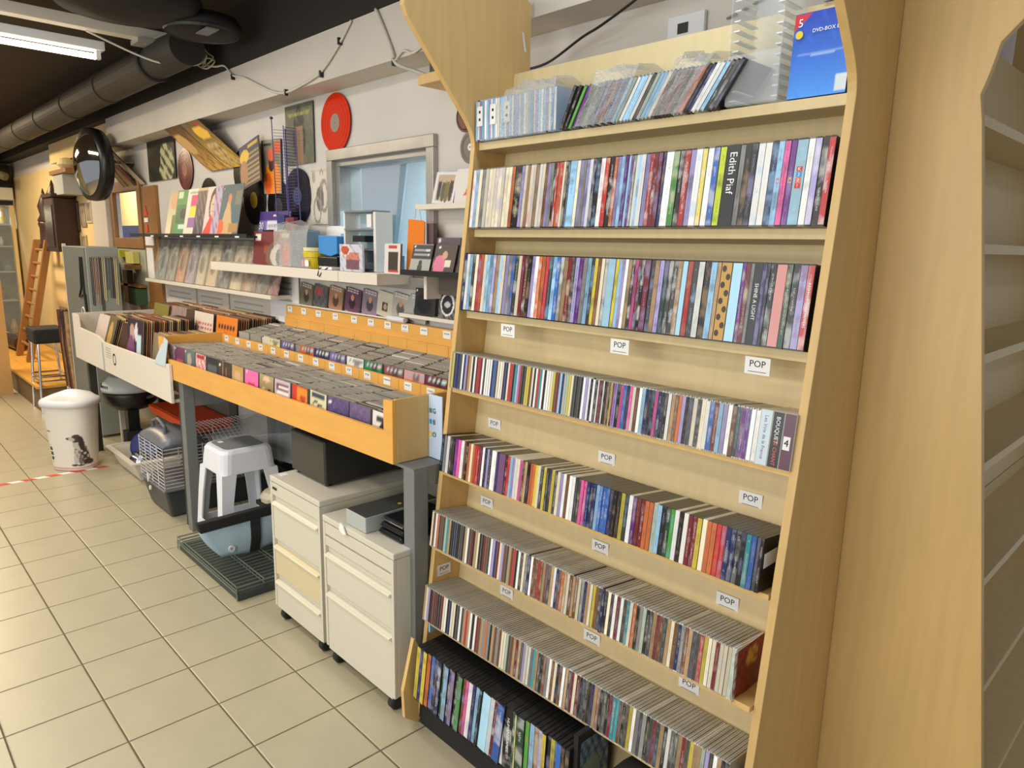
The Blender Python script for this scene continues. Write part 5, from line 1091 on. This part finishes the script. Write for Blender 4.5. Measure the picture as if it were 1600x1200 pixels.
p_ = panel('wall_picture', .25, .31, .008, [('bg', (150, 140, 120)), ('r', .0, .0, .08, 1, (44, 34, 50)), ('r', .1, .55, .95, .95, (130, 120, 100)), ('e', .55, .25, .42, .35, (240, 140, 20)), ('e', .3, .2, .2, .2, (220, 90, 20)), ('e', .5, .55, .14, .14, (60, 30, 24)), ('e', .5, .72, .16, .12, (226, 90, 40)), ('e', .85, .85, .2, .12, (220, 90, 30)), ('r', .1, .9, .5, .95, (40, 40, 40))], (-4.19, 1.985, 1.935), (0, .03, 0), None, n=34, side=(60, 66, 70)); tag(p_, 'orange picture of a robed figure in a film sleeve', 'poster', 'pictures on the wall')
p_ = panel('wall_picture', .215, .30, .004, [('bg', (214, 206, 190)), ('e', .5, .45, .2, .22, (110, 104, 98)), ('o', .35, .25, .2, .25, (150, 144, 134)), ('o', .7, .5, .2, .3, (150, 144, 134)), ('o', .6, .8, .1, .18, (140, 130, 124)), ('e', .2, .85, .1, .1, (170, 164, 154)), ('l', .1, .94, .9, .99, 1, (170, 164, 150))], (-3.622, 1.99, 1.752), (0, 0, 0), None, n=30, side=(200, 196, 180)); tag(p_, 'pencil drawing of long haired figures left of the window', 'drawing', 'pictures on the wall')
p_ = panel('wall_picture', .285, .27, .008, [('bg', (60, 58, 80)), ('l', .15, .05, .98, .8, 7, (190, 160, 60)), ('e', .25, .72, .24, .16, (226, 180, 50)), ('e', .2, .35, .2, .3, (170, 120, 80)), ('r', .45, .86, .95, .95, (206, 170, 60))], (-4.36, 1.93, 1.985), (-.08, -.2, 0), None, n=44, side=(120, 100, 80)); tag(p_, 'blue and yellow striped magazine pinned askew on the wall', 'magazine', 'pictures on the wall')
p_ = panel('wall_picture', .62, .33, .006, [('bg', (40, 36, 26)), ('e', .68, .35, .28, .45, (190, 190, 140)), ('n', 4, .4, (44, 40, 30), .8), ('e', .3, .5, .2, .3, (56, 50, 34))], (-6.10, 1.985, 2.11), (0, 0, 0), None, n=44, side=(30, 28, 24)); tag(p_, 'dark picture of pale dripping shapes beside the convex mirror', 'poster', 'pictures on the wall')
def slant(x0, x1, label, sp, ytop=1.83, ybot=1.98, z0=2.12, z1=2.415, shift=-.38):
    w = x1 - x0; vs = []; n = 20; fs = []
    for j in range(n + 1):
        for i in range(n + 1): vs.append((x0 + w * i / n + shift * j / n, ybot + (ytop - ybot) * j / n, z0 + (z1 - z0) * j / n))
    fs = [(j * (n + 1) + i, j * (n + 1) + i + 1, (j + 1) * (n + 1) + i + 1, (j + 1) * (n + 1) + i) for j in range(n) for i in range(n)]
    o_ = len(vs); c4 = [vs[0], vs[n], vs[-1], vs[n * (n + 1)]]; dv = Vector((0, .006, .004)); nf = len(fs)
    vs += c4 + [tuple(Vector(p) + dv) for p in c4]; fs += [(o_ + 4, o_ + 7, o_ + 6, o_ + 5), (o_, o_ + 4, o_ + 5, o_ + 1), (o_ + 1, o_ + 5, o_ + 6, o_ + 2), (o_ + 2, o_ + 6, o_ + 7, o_ + 3), (o_ + 3, o_ + 7, o_ + 4, o_)]
    bx = ((x0 + x1) / 2, 1.95, z0); vs = [tuple(Vector(p) - Vector(bx)) for p in vs]
    me = bpy.data.meshes.new('hanging_sleeve'); me.from_pydata(vs, [], fs); me.materials.append(print_m); ca = me.color_attributes.new('print', 'FLOAT_COLOR', 'CORNER'); li = 0
    for fi, f in enumerate(fs):
        for vi in f:
            if fi < nf: i, j = vi % (n + 1), vi // (n + 1); ca.data[li].color = lin(paint_at(sp, i / n, j / n)) + (1,)
            else: ca.data[li].color = lin((60, 50, 40)) + (1,)
            li += 1
    o = bpy.data.objects.new('hanging_sleeve', me); COL.objects.link(o); o.location = bx; tag(o, label, 'record', 'sleeves hung askew under the beam'); return o
slant(-5.13, -4.83, 'golden brown sleeve hung askew under the white beam, left one', [('g', (96, 64, 36), (220, 170, 90)), ('n', 2, .6, (70, 50, 30), .5), ('e', .3, .6, .3, .25, (206, 166, 100))])
slant(-4.82, -4.50, 'golden sleeve with red dot hung askew under the white beam, right one', [('g', (110, 90, 60), (230, 180, 80)), ('n', 5, .5, (90, 70, 40), .5), ('e', .55, .75, .3, .14, (240, 190, 70)), ('e', .72, .93, .05, .06, (206, 40, 30)), ('l', .2, .1, .7, .5, 5, (200, 180, 140))])
slant(-6.62, -6.50, 'pale plank hung askew behind the convex mirror', [('bg', (206, 186, 162)), ('n', 1, .7, (150, 100, 70), .5)], shift=-.42, z0=2.10)
slant(-7.0, -6.63, 'dark painting with tan shapes hung askew behind the convex mirror', [('g', (110, 84, 56), (40, 26, 34)), ('e', .2, .25, .15, .35, (176, 140, 90)), ('e', .6, .25, .18, .3, (190, 150, 96)), ('e', .85, .5, .2, .3, (140, 60, 40))], shift=-.42, z0=2.06)
# wire cd tower
cw_ = thing('wire_cd_rack', 'tall purple wire rack hanging in front of the dark record', 'rack', (-3.75, 1.93, 1.55))
for x_, dz in ((-3.98, 2.33), (-3.84, 2.28), (-3.70, 2.25)):
    MB().tube([(x_, 1.90, dz), (x_ + .03, 1.90, 1.53)], .003, 6).build('upright', purple_wire, cw_)
MB().tube([(-3.94, 1.96, 2.28), (-3.92, 1.96, 1.53)], .004, 6).build('upright', purple_wire, cw_)
MB().lathe([(.001, 0), (.010, .006), (.010, .012), (.001, .018)], (-3.98, 1.90, 2.325), 10).build('finial', purple_wire, cw_)
for k in range(44):
    z_ = 1.56 + .0165 * k; MB().tube([(-3.955 - .008 * k / 44, 1.90, z_), (-3.925, 1.96, z_), (-3.82, 1.965, z_), (-3.825, 1.90, z_)], .0016, 4).build('rung', purple_wire, cw_)
tag(MB().box(-3.80, -3.70, 1.87, 1.895, 1.72, 1.785).build('red_figure_card', mat('magenta_dark', (130, 30, 60), .5, var=.5, vscale=30)), 'small dark red patterned card behind the grey bagged booklet', 'card')
tag(MB().box(-3.90, -3.81, 1.87, 1.895, 1.72, 1.80).build('blue_card', navy_m), 'small navy card beside the dark red patterned card', 'card')

# ================================================================ LEFT END OF THE SHOP
cab = thing('metal_display_cabinet', 'grey metal cabinet hung with necklaces left of the record table', 'cabinet', (-6.9, 1.62, 0))
MB().box(-7.25, -6.53, 1.50, 1.74, .02, 1.582).build('body', mat('cabinet_grey', (150, 154, 146), .5), cab, bevel=.006)
MB().box(-7.25, -6.54, 1.494, 1.4985, .06, 1.575).build('door', mat('cabinet_dark', (110, 112, 106), .5), cab)
MB().box(-7.262, -7.251, 1.492, 1.52, .02, 1.60).build('edge_strip', white_lam, cab)
for k in range(9):
    y_ = 1.53 + .022 * k; L_ = random.uniform(.18, .46)
    n_ = thing('necklace', 'dull beaded necklace on the cabinet side, %s from the left' % ordn(k + 1), 'necklace', (-6.52, y_, 1.5), 'necklaces hung on the grey cabinet')
    MB().box(-6.532, -6.505, y_ - .004, y_ + .004, 1.495, 1.507).build('hook', chrome, n_)
    MB().tube([(-6.515, y_ - .006, 1.50), (-6.52, y_ - .008, 1.5 - L_), (-6.52, y_ + .004, 1.49 - L_), (-6.515, y_ + .008, 1.50)], .0035, 5).build('chain', random.choice((rust, cream_paper, steel_dark, grey_pl, mat('bead%d' % k, (170, 130, 110), .4))), n_)
dn_ = thing('dark_necklace', 'black tasselled necklace on the front of the grey cabinet', 'necklace', (-6.72, 1.49, 1.3), 'necklaces hung on the grey cabinet')
MB().tube([(-6.66, 1.486, 1.50), (-6.70, 1.486, 1.25), (-6.78, 1.486, 1.17), (-6.62, 1.486, 1.20), (-6.62, 1.486, 1.50)], .008, 6).build('strand', black_mt, dn_); MB().tube([(-6.60, 1.486, 1.2), (-6.585, 1.486, 1.0)], .012, 6).build('tassel', black_mt, dn_)
# convex mirror
mr = thing('convex_mirror', 'round convex mirror with black rubber surround under the beam', 'mirror', (-6.86, 1.7, 2.25))
m = MB(); R0 = .255
m.lathe([(R0 - .03, -.055), (R0 + .03, -.05), (R0 + .04, .0), (R0 + .035, .045), (R0 - .03, .05)], (0, 0, 0), 40, 'x', cap=False); m.lathe([(.001, .05), (R0 - .03, .05)], (0, 0, 0), 40, 'x', cap=False)
m.sm = True; o = m.build('rubber_rim', black_pl, mr, off=(0, 0, 0)); o.location = (0, 0, 0); o.rotation_euler = (0, 0, -1.45)
m = MB(); m.lathe([(R0 - .005, .052), (R0 * .8, .085), (R0 * .5, .11), (R0 * .2, .122), (.002, .125)], (0, 0, 0), 40, 'x', cap=False); m.sm = True; o = m.build('mirror_dome', mat('mirror_glass', (206, 206, 200), .06, 1), mr, off=(0, 0, 0)); o.location = (0, 0, 0); o.rotation_euler = (0, 0, -1.45)
MB().tube([(-6.85, 1.76, 2.28), (-6.80, 1.99, 2.28)], .015, 8).build('arm', chrome, mr)
# white post
struct('trim_5', MB().box(-8.0, -7.52, 1.93, 1.998, 0, 2.43), mat('post_white', (206, 196, 182), .8), 'white painted pier left of the wooden hatch')
# small pictures on the yellow end of the wall
struct('trim_6', MB().box(-12.95, -8.001, 1.985, 1.9985, 0, 2.44), wall_yel, 'cream lining of the wall at the far end')
for x0, x1, z0, z1, c, nm in ((-9.28, -9.12, 1.72, 2.0, (120, 110, 80), 'grey green'), (-9.08, -8.72, 1.71, 2.03, (40, 30, 24), 'tall black'), (-8.66, -8.45, 1.76, 2.0, (150, 130, 100), 'narrow tan'), (-8.42, -8.22, 1.80, 2.02, (200, 190, 160), 'pale'), (-9.15, -8.9, 1.50, 1.66, (110, 90, 60), 'low brown'), (-8.75, -8.5, 1.50, 1.68, (190, 170, 120), 'low gilt')):
    t = thing('framed_picture', '%s framed picture on the cream wall beyond the mirror' % nm, 'picture', ((x0 + x1) / 2, 1.98, z0), 'framed pictures on the cream wall')
    frame(x0 + .02, x1 - .02, z0 + .02, z1 - .02, .02, 1.972, 1.984, mat('fr_' + nm.split()[-1] + str(x0), c, .5), t)
    MB().box(x0 + .02, x1 - .02, 1.978, 1.984, z0 + .02, z1 - .02).build('picture', mat('pic%s' % x0, (170, 156, 140), .4, var=.6, vscale=9), t)
tag(MB().box(-8.85, -8.45, 1.80, 1.984, 2.08, 2.28).build('wall_device', grey_lt, bevel=.006), 'grey wall box above the framed pictures', 'box')
tag(MB().box(-8.9, -8.2, 1.78, 1.984, 2.281, 2.32).build('wood_bracket_shelf', mid_wood), 'small wooden shelf above the grey wall box', 'shelf')
o = MB(); o.lathe([(.06, 0), (.12, .05), (.10, .10), (.04, .12)], (-8.55, 1.88, 2.322), 16, sy=.8); tag(o.build('straw_hat', cream_paper), 'yellowish woven basket on the small wooden shelf', 'basket')
for x_, r_, zt, m_, nm in ((-9.86, .075, 2.20, rust, 'reddish'), (-9.62, .05, 2.1, mid_wood, 'slim brass coloured'), (-9.38, .09, 2.27, rust, 'tall black')):
    t = thing('carved_column', '%s carved wooden post fixed to the cream wall' % nm, 'post', (x_, 1.88, 1.5), 'carved wooden posts on the cream wall')
    m = MB(); m.lathe([(r_ * 1.2, 0), (r_ * 1.2, .05), (r_, .08), (r_ * .9, .25), (r_ * 1.1, .30), (r_ * .85, .35), (r_ * .85, zt - 1.9), (r_ * 1.1, zt - 1.86), (r_ * .7, zt - 1.80), (r_ * .95, zt - 1.70), (r_ * .3, zt - 1.57), (.004, zt - 1.5)], (x_, 1.89, 1.5), 20); m.box(x_ - .02, x_ + .02, 1.9, 1.984, 1.7, 1.74); m.sm = True; m.build('shaft', m_, t)
dc = thing('dark_wall_cupboard', 'dark wooden wall cupboard beside the carved columns', 'cupboard', (-9.0, 1.85, 1.5))
MB().box(-9.20, -8.78, 1.76, 1.984, 1.50, 2.06).build('body', rust, dc, bevel=.01); MB().box(-9.21, -8.75, 1.74, 1.98, 2.061, 2.10).build('cornice', rust, dc, bevel=.008); MB().box(-9.17, -8.83, 1.752, 1.759, 1.55, 1.98).build('door', mat('wood_dk2', (44, 26, 18), .25), dc)
# ladder
ld = thing('wooden_ladder', 'orange wooden ladder leaning on the cream wall', 'ladder', (-9.8, 1.6, .26))
def leanx(x, z): return x
for x_ in (-10.15, -9.55): MB().add([(x_ - .03, 1.50, .26), (x_ + .03, 1.50, .26), (x_ + .03, 1.57, .26), (x_ - .03, 1.57, .26), (x_ - .03, 1.80, 1.62), (x_ + .03, 1.80, 1.62), (x_ + .03, 1.87, 1.62), (x_ - .03, 1.87, 1.62)], BF).build('rail', mid_wood, ld)
for k in range(8):
    z_ = .42 + .155 * k; y_ = 1.535 + .3 * (z_ - .26) / 1.36; MB().tube([(-10.15, y_, z_), (-9.55, y_, z_)], .016, 8).build('rung', mid_wood, ld)
# platform
pt = thing('wooden_platform', 'low orange wooden platform at the far end of the shop', 'platform', (-9.6, 1.6, 0))
gold = mat('golden_boards', (222, 166, 72), .4, var=.08, vscale=5, stretch=(6, 1, 1))
for k in range(5): MB().box(-12.9, -7.9, 1.30 + .13 * k, 1.428 + .13 * k, .225, .25).build('board', gold, pt, bevel=.002)
MB().box(-12.85, -7.92, 1.32, 1.93, .002, .224).build('base', mat('platform_side_shade', (120, 96, 66), .7), pt)  # side colour has the shade below the boards mixed in
lg = tag(MB().tube([(-12.4, 1.5, .34), (-11.6, 1.55, .33), (-10.5, 1.62, .34)], .085, 12).build('dark_roll', rust), 'dark rolled bundle tied with string on the wooden platform', 'roll')
MB().tube([(-11.3 + .09 * 0, 1.56 + .09 * math.cos(a / 10 * 2 * PI), .335 + .09 * math.sin(a / 10 * 2 * PI)) for a in range(11)], .008, 5).build('string', cream_paper, lg)
o = MB(); o.lathe([(.16, 0), (.18, .16), (.155, .19), (.16, .2)], (-8.05, 1.45, .66), 20)
bs_ = thing('bar_stool', 'black padded bar stool with metal legs in front of the cream wall', 'stool', (-8.0, 1.45, 0))
MB().box(-8.22, -7.84, 1.31, 1.58, .66, .80).build('seat', black_mt, bs_, bevel=.02)
for sx, sy in ((-1, -1), (1, -1), (1, 1), (-1, 1)): MB().tube([(-8.03 + sx * .15, 1.445 + sy * .10, .66), (-8.03 + sx * .19, 1.445 + sy * .13, .003)], .012, 8).build('leg', chrome, bs_)
for z_ in (.30, .34): MB().tube([(-8.03 - .17, 1.33, z_), (-8.03 + .17, 1.33, z_), (-8.03 + .17, 1.56, z_), (-8.03 - .17, 1.56, z_), (-8.03 - .17, 1.33, z_)], .009, 6).build('foot_ring', chrome, bs_)
sf = thing('hanging_scarves', 'bunch of brown patterned scarves hanging left of the grey cabinet', 'scarves', (-7.55, 1.55, .5))
for k in range(5):
    MB().tube([(-7.62 + .07 * k, 1.50 + .02 * (k % 2), 1.0), (-7.60 + .07 * k, 1.50, .7), (-7.62 + .07 * k, 1.52, .28)], .03, 7).build('scarf', mat('scarf%d' % k, [(90, 50, 40), (140, 100, 60), (60, 40, 36), (120, 70, 50), (160, 130, 90)][k], .8, var=.5, vscale=20), sf)
MB().tube([(-7.66, 1.51, 1.02), (-7.28, 1.51, 1.02)], .01, 8).build('rail', chrome, sf); MB().tube([(-7.66, 1.51, 1.02), (-7.66, 1.51, .003)], .01, 8).build('stand', chrome, sf)
wo = tag(MB().prism([(-8.05, .95), (-7.9, .90), (-7.82, 1.0), (-7.84, 1.18), (-7.92, 1.25), (-8.03, 1.15)], 'y', 1.80, 1.83).build('carved_mask', rust, bevel=.01), 'dark carved oval ornament on the cream wall', 'ornament')
tag(MB().box(-7.82, -7.35, 1.80, 1.90, 1.05, 1.50).build('leaning_mirror', mat('dull_mirror', (120, 116, 110), .2, .6)), 'framed dull mirror behind the grey cabinet', 'mirror')
# display window at the far wall
dw = thing('window_3', 'glass shop display with shelves of goods at the far wall', 'window', (-12.4, .9, .25)); dw['kind'] = 'structure'
MB().box(-12.5, -12.45, -.6, 1.95, .26, 2.05).build('back_panel', mat('stock_backdrop', (120, 112, 96), .7, var=.5, vscale=4), dw)
MB().box(-12.15, -12.13, -.6, 1.95, .26, 2.05).build('pane', pane_m, dw)
for y_ in (-.6, .62, 1.93): MB().box(-12.2, -12.08, y_ - .02, y_ + .02, .26, 2.07).build('frame', alu if y_ < 1.9 else wall_yel, dw)
MB().box(-12.2, -12.08, -.6, 1.95, 2.07, 2.13).build('frame', black_mt, dw); MB().box(-12.25, -12.0, -.6, 1.95, 2.14, 2.30).build('header', cream_metal, dw); MB().box(-12.3, -12.0, -.6, 1.95, 2.301, 2.6).build('dark_header', dark_wall, dw)
for z_ in (.75, 1.15, 1.5, 1.8): MB().box(-12.44, -12.16, -.58, 1.9, z_, z_ + .02).build('glass_shelf', grey_lt, dw)
MB().box(-12.30, -12.2, 1.30, 1.42, .8, 2.04).build('red_upright', mat('red_brown', (120, 40, 36), .5), dw)
i_ = 0
for zi_, z_ in enumerate((.28, .775, 1.175, 1.525, 1.825)):
    nv_ = 0; y_ = .5
    while y_ < 1.85:
        w_ = random.uniform(.05, .14); hh = random.uniform(.08, .24); cn, c = random.choice([('pale', (190, 186, 180)), ('brown', (90, 60, 50)), ('grey blue', (120, 140, 150)), ('dark', (60, 60, 64)), ('amber', (200, 160, 80)), ('red', (150, 60, 50)), ('white', (220, 220, 226))])
        m = MB(); m.lathe([(w_ * .32, 0), (w_ * .45, hh * .4), (w_ * .3, hh * .75), (w_ * .2, hh * .8), (w_ * .24, hh)], (-12.32, y_, z_), 12)
        nv_ += 1; tag(m.build('vase', mat('vase%d' % i_, c, .3)), '%s vessel, %s from the left on the %s shelf of the far display' % (cn, ordn(nv_), ['bottom', 'second', 'third', 'fourth', 'top'][zi_]), 'vase', 'vessels in the far display'); i_ += 1; y_ += w_ + .04
lp_ = struct('trim_7', MB().box(-9.1, -9.0, .86, 1.27, 0, 1.2), mat('tan_post', (206, 164, 104), .6), 'tan wooden end panel at the left edge of the view')
# goods seen beneath the hatch
wh_ = thing('wall_cubby', 'open cubby with green boxes and cards beneath the wooden hatch', 'cubby', (-6.95, 1.95, 1.1))
MB().box(-7.5, -6.62, 1.975, 1.997, 1.08, 1.56).build('back', mat('pale_green', (170, 172, 150), .7), wh_); MB().box(-7.45, -6.62, 1.90, 1.974, 1.24, 1.26).build('shelf', mid_wood, wh_)
MB().box(-7.0, -6.78, 1.92, 1.97, 1.44, 1.54).build('yellow_card', mat('pale_yellow', (216, 210, 120), .6), wh_); MB().box(-6.98, -6.76, 1.90, 1.97, 1.39, 1.43).build('brown_box', mid_wood, wh_)
MB().box(-6.86, -6.65, 1.88, 1.97, 1.09, 1.23).build('green_box', mat('dark_green', (60, 90, 60), .6), wh_); MB().box(-7.3, -7.1, 1.90, 1.97, 1.49, 1.55).build('yellow_card', mat('acid_yellow', (200, 200, 50), .6), wh_)
MB().box(-7.05, -6.93, 1.90, 1.95, 1.09, 1.38).build('dark_figure', rust, wh_)
MB().box(-6.60, -6.25, 1.965, 1.974, .95, 1.12).build('brown_panel', mid_wood, wh_)

# ================================================================ CEILING THINGS
lf = thing('tube_light', 'lit fluorescent tube fitting under the dark ceiling', 'light', (-4.95, .5, 2.69))
MB().box(-5.0, -4.90, -.15, 1.33, 2.735, 2.785).build('housing', white_pl, lf, bevel=.004)
for y_ in (-.13, 1.30): MB().box(-4.97, -4.93, y_ - .012, y_ + .012, 2.69, 2.735).build('socket', white_pl, lf)
m = MB(); m.lathe([(.016, -.11), (.016, 1.285)], (-4.95, 0, 2.703), 14, 'y'); m.build('tube', glow, lf)
lt_ = bpy.data.lights.new('tube_glow_light', 'AREA'); lt_.shape = 'RECTANGLE'; lt_.size = .05; lt_.size_y = 1.3; lt_.energy = 16; lt_.color = (1, .86, .64); lo = bpy.data.objects.new('tube_glow_light', lt_); COL.objects.link(lo); lo.location = (-4.95, .58, 2.68)
bt2 = tag(MB().box(-4.80, -4.72, -2.5, 1.83, 2.80, 2.86).build('ceiling_batten', white_lam, bevel=.003), 'white batten across the dark ceiling beside the lit tube', 'batten')
MB().box(-4.83, -4.69, 1.45, 1.83, 2.775, 2.80).build('end_sleeve', mat('film_sleeve', (170, 170, 156), .35), bt2)
du = thing('ceiling_duct', 'round grey metal duct running along the ceiling by the wall', 'duct', (-8.5, 1.58, 2.6))
def seg_(x0, x1, r, m_, nm): 
    m = MB(); m.lathe([(r, x0), (r, x1)], (0, 1.60, 2.715), 28, 'x'); m.sm = False; m.build(nm, m_, du)
k = 0; x_ = -12.9
while x_ < -4.95: seg_(x_, min(x_ + .98, -4.9), .105, duct_m, 'duct_section'); seg_(x_ - .01, x_ + .02, .112, duct_m, 'joint_ring'); x_ += 1.0
seg_(-4.9, -4.86, .113, black_mt, 'joint_ring'); seg_(-4.86, -4.35, .098, mat('shaded_duct', (44, 40, 34), .7), 'duct_section')  # end section coloured darker, as if fading into the ceiling shade
bl = thing('black_ceiling_fan', 'black rounded fan housing under the dark ceiling', 'fan', (-3.9, 1.15, 2.65))
m = MB(); m.lathe([(.10, .15), (.30, .12), (.34, .05), (.30, -.01), (.12, -.04), (.004, -.045)], (-3.95, 1.18, 2.74), 36); m.sm = True; m.build('housing', mat('fan_black', (10, 10, 10), .7), bl)
m = MB(); m.lathe([(.18, .04), (.2, .0), (.18, -.03), (.1, -.045), (.004, -.045)], (-4.0, 1.55, 2.74), 30); m.sm = True; m.build('motor_cap', MATS['fan_black'], bl)
m = MB(); m.lathe([(.175, .0), (.18, -.012), (.185, .0)], (-4.0, 1.55, 2.715), 30, cap=False); m.build('cap_ring', steel_dark, bl)
MB().box(-3.95, -3.80, 1.50, 1.56, 2.688, 2.694).build('worn_tag', grey_pl, bl)
# cables
def cable(pts, r, m_, label, nm='cable'):
    P_ = [Vector(p) for p in pts]; out = []
    for i in range(len(P_) - 1):
        p0, p1, p2, p3 = P_[max(i - 1, 0)], P_[i], P_[i + 1], P_[min(i + 2, len(P_) - 1)]
        for q in range(6):
            t = q / 6; out.append(.5 * ((2 * p1) + (p2 - p0) * t + (2 * p0 - 5 * p1 + 4 * p2 - p3) * t * t + (3 * p1 - p0 - 3 * p2 + p3) * t ** 3))
    out.append(P_[-1]); m = MB(); m.tube(out, r, 6); m.sm = True; return tag(m.build(nm, m_), label, 'cable')
cable([(-4.75, 1.2, 2.79), (-4.6, 1.5, 2.66), (-4.5, 1.7, 2.66), (-4.55, 1.78, 2.74), (-4.62, 1.8, 2.7), (-4.5, 1.81, 2.67), (-4.40, 1.825, 2.66), (-4.30, 1.828, 2.595), (-4.15, 1.828, 2.56), (-3.98, 1.83, 2.50), (-3.80, 1.83, 2.44), (-3.65, 1.83, 2.415), (-3.45, 1.83, 2.43), (-3.29, 1.83, 2.455)], .006, cable_w, 'white cable drooping from the batten along the face of the beam')
cable([(-4.74, 1.5, 2.775), (-4.68, 1.62, 2.85), (-4.62, 1.74, 2.84), (-4.58, 1.8, 2.76), (-4.52, 1.81, 2.72), (-4.66, 1.8, 2.69), (-4.6, 1.8, 2.73), (-4.5, 1.81, 2.70), (-4.6, 1.79, 2.67), (-4.75, 1.75, 2.74)], .005, cable_w, 'tangled white cable coiled at the end of the ceiling batten')
cable([(-3.29, 1.83, 2.455), (-3.2, 1.83, 2.50), (-3.1, 1.83, 2.56), (-3.0, 1.83, 2.635)], .006, cable_w, 'pale cable climbing the beam above the orange record')
cable([(-2.80, 1.83, 2.64), (-2.74, 1.83, 2.55), (-2.68, 1.83, 2.45), (-2.655, 1.83, 2.40), (-2.60, 1.9, 2.37), (-2.5, 1.98, 2.33), (-2.35, 1.99, 2.30)], .008, cable_w, 'thick pale cable coming down the beam beside the tall unit')
cable([(-2.66, 1.83, 2.41), (-2.6, 1.83, 2.44), (-2.53, 1.83, 2.42), (-2.45, 1.83, 2.44), (-2.36, 1.83, 2.46)], .005, cable_w, 'thin pale cable curling towards the overhang of the tall unit')
cable([(-1.99, 1.9, 2.28), (-1.86, 1.92, 2.29), (-1.70, 1.92, 2.345), (-1.60, 1.9, 2.36), (-1.45, 1.88, 2.40), (-1.30, 1.86, 2.45)], .0045, black_pl, 'black cable hanging across the wall above the tall unit')
for ci_, (x_, z_) in enumerate(((-4.30, 2.59), (-3.65, 2.42), (-3.28, 2.455), (-3.1, 2.57), (-2.665, 2.41))):
    tag(MB().box(x_ - .006, x_ + .006, 1.819, 1.8385, z_ - .02, z_ + .01).build('cable_clip', black_pl), '%s small dark cable clip from the left on the face of the beam' % ordn(ci_ + 1), 'clip', 'cable clips on the beam')
cd_ = thing('wall_speaker_box', 'black box on a wooden bracket under the beam behind the tall unit', 'box', (-2.35, 1.9, 2.28))
MB().box(-2.46, -2.12, 1.86, 1.998, 2.335, 2.385).build('body', black_pl, cd_); MB().box(-2.50, -2.12, 1.83, 1.998, 2.29, 2.33).build('bracket', beech, cd_, bevel=.003)
th = thing('thermostat', 'pale wall thermostat with dark display above the tall unit', 'thermostat', (-1.33, 1.99, 2.25))
MB().box(-1.40, -1.27, 1.982, 1.998, 2.23, 2.36).build('case', white_pl, th, bevel=.003); MB().box(-1.362, -1.325, 1.980, 1.9815, 2.305, 2.335).build('display', black_pl, th)
gp = tag(MB().tube([(-1.20, 1.99, 2.32), (-1.05, 1.99, 2.36)], .003, 6).build('thin_wire', steel), 'thin dark wire stapled on the wall right of the thermostat', 'wire')
pv = tag(MB().tube([(-12.6, 1.2, 2.6), (-12.3, 1.5, 2.5), (-12.0, 1.4, 2.45), (-11.8, 1.7, 2.4), (-11.6, 1.6, 2.5), (-11.4, 1.8, 2.4)], .05, 7).build('dried_plants', mat('dried_green', (120, 116, 76), .9, var=.4, vscale=20)), 'dried greenery hanging from the ceiling at the far end', 'plants')
# keep only real things
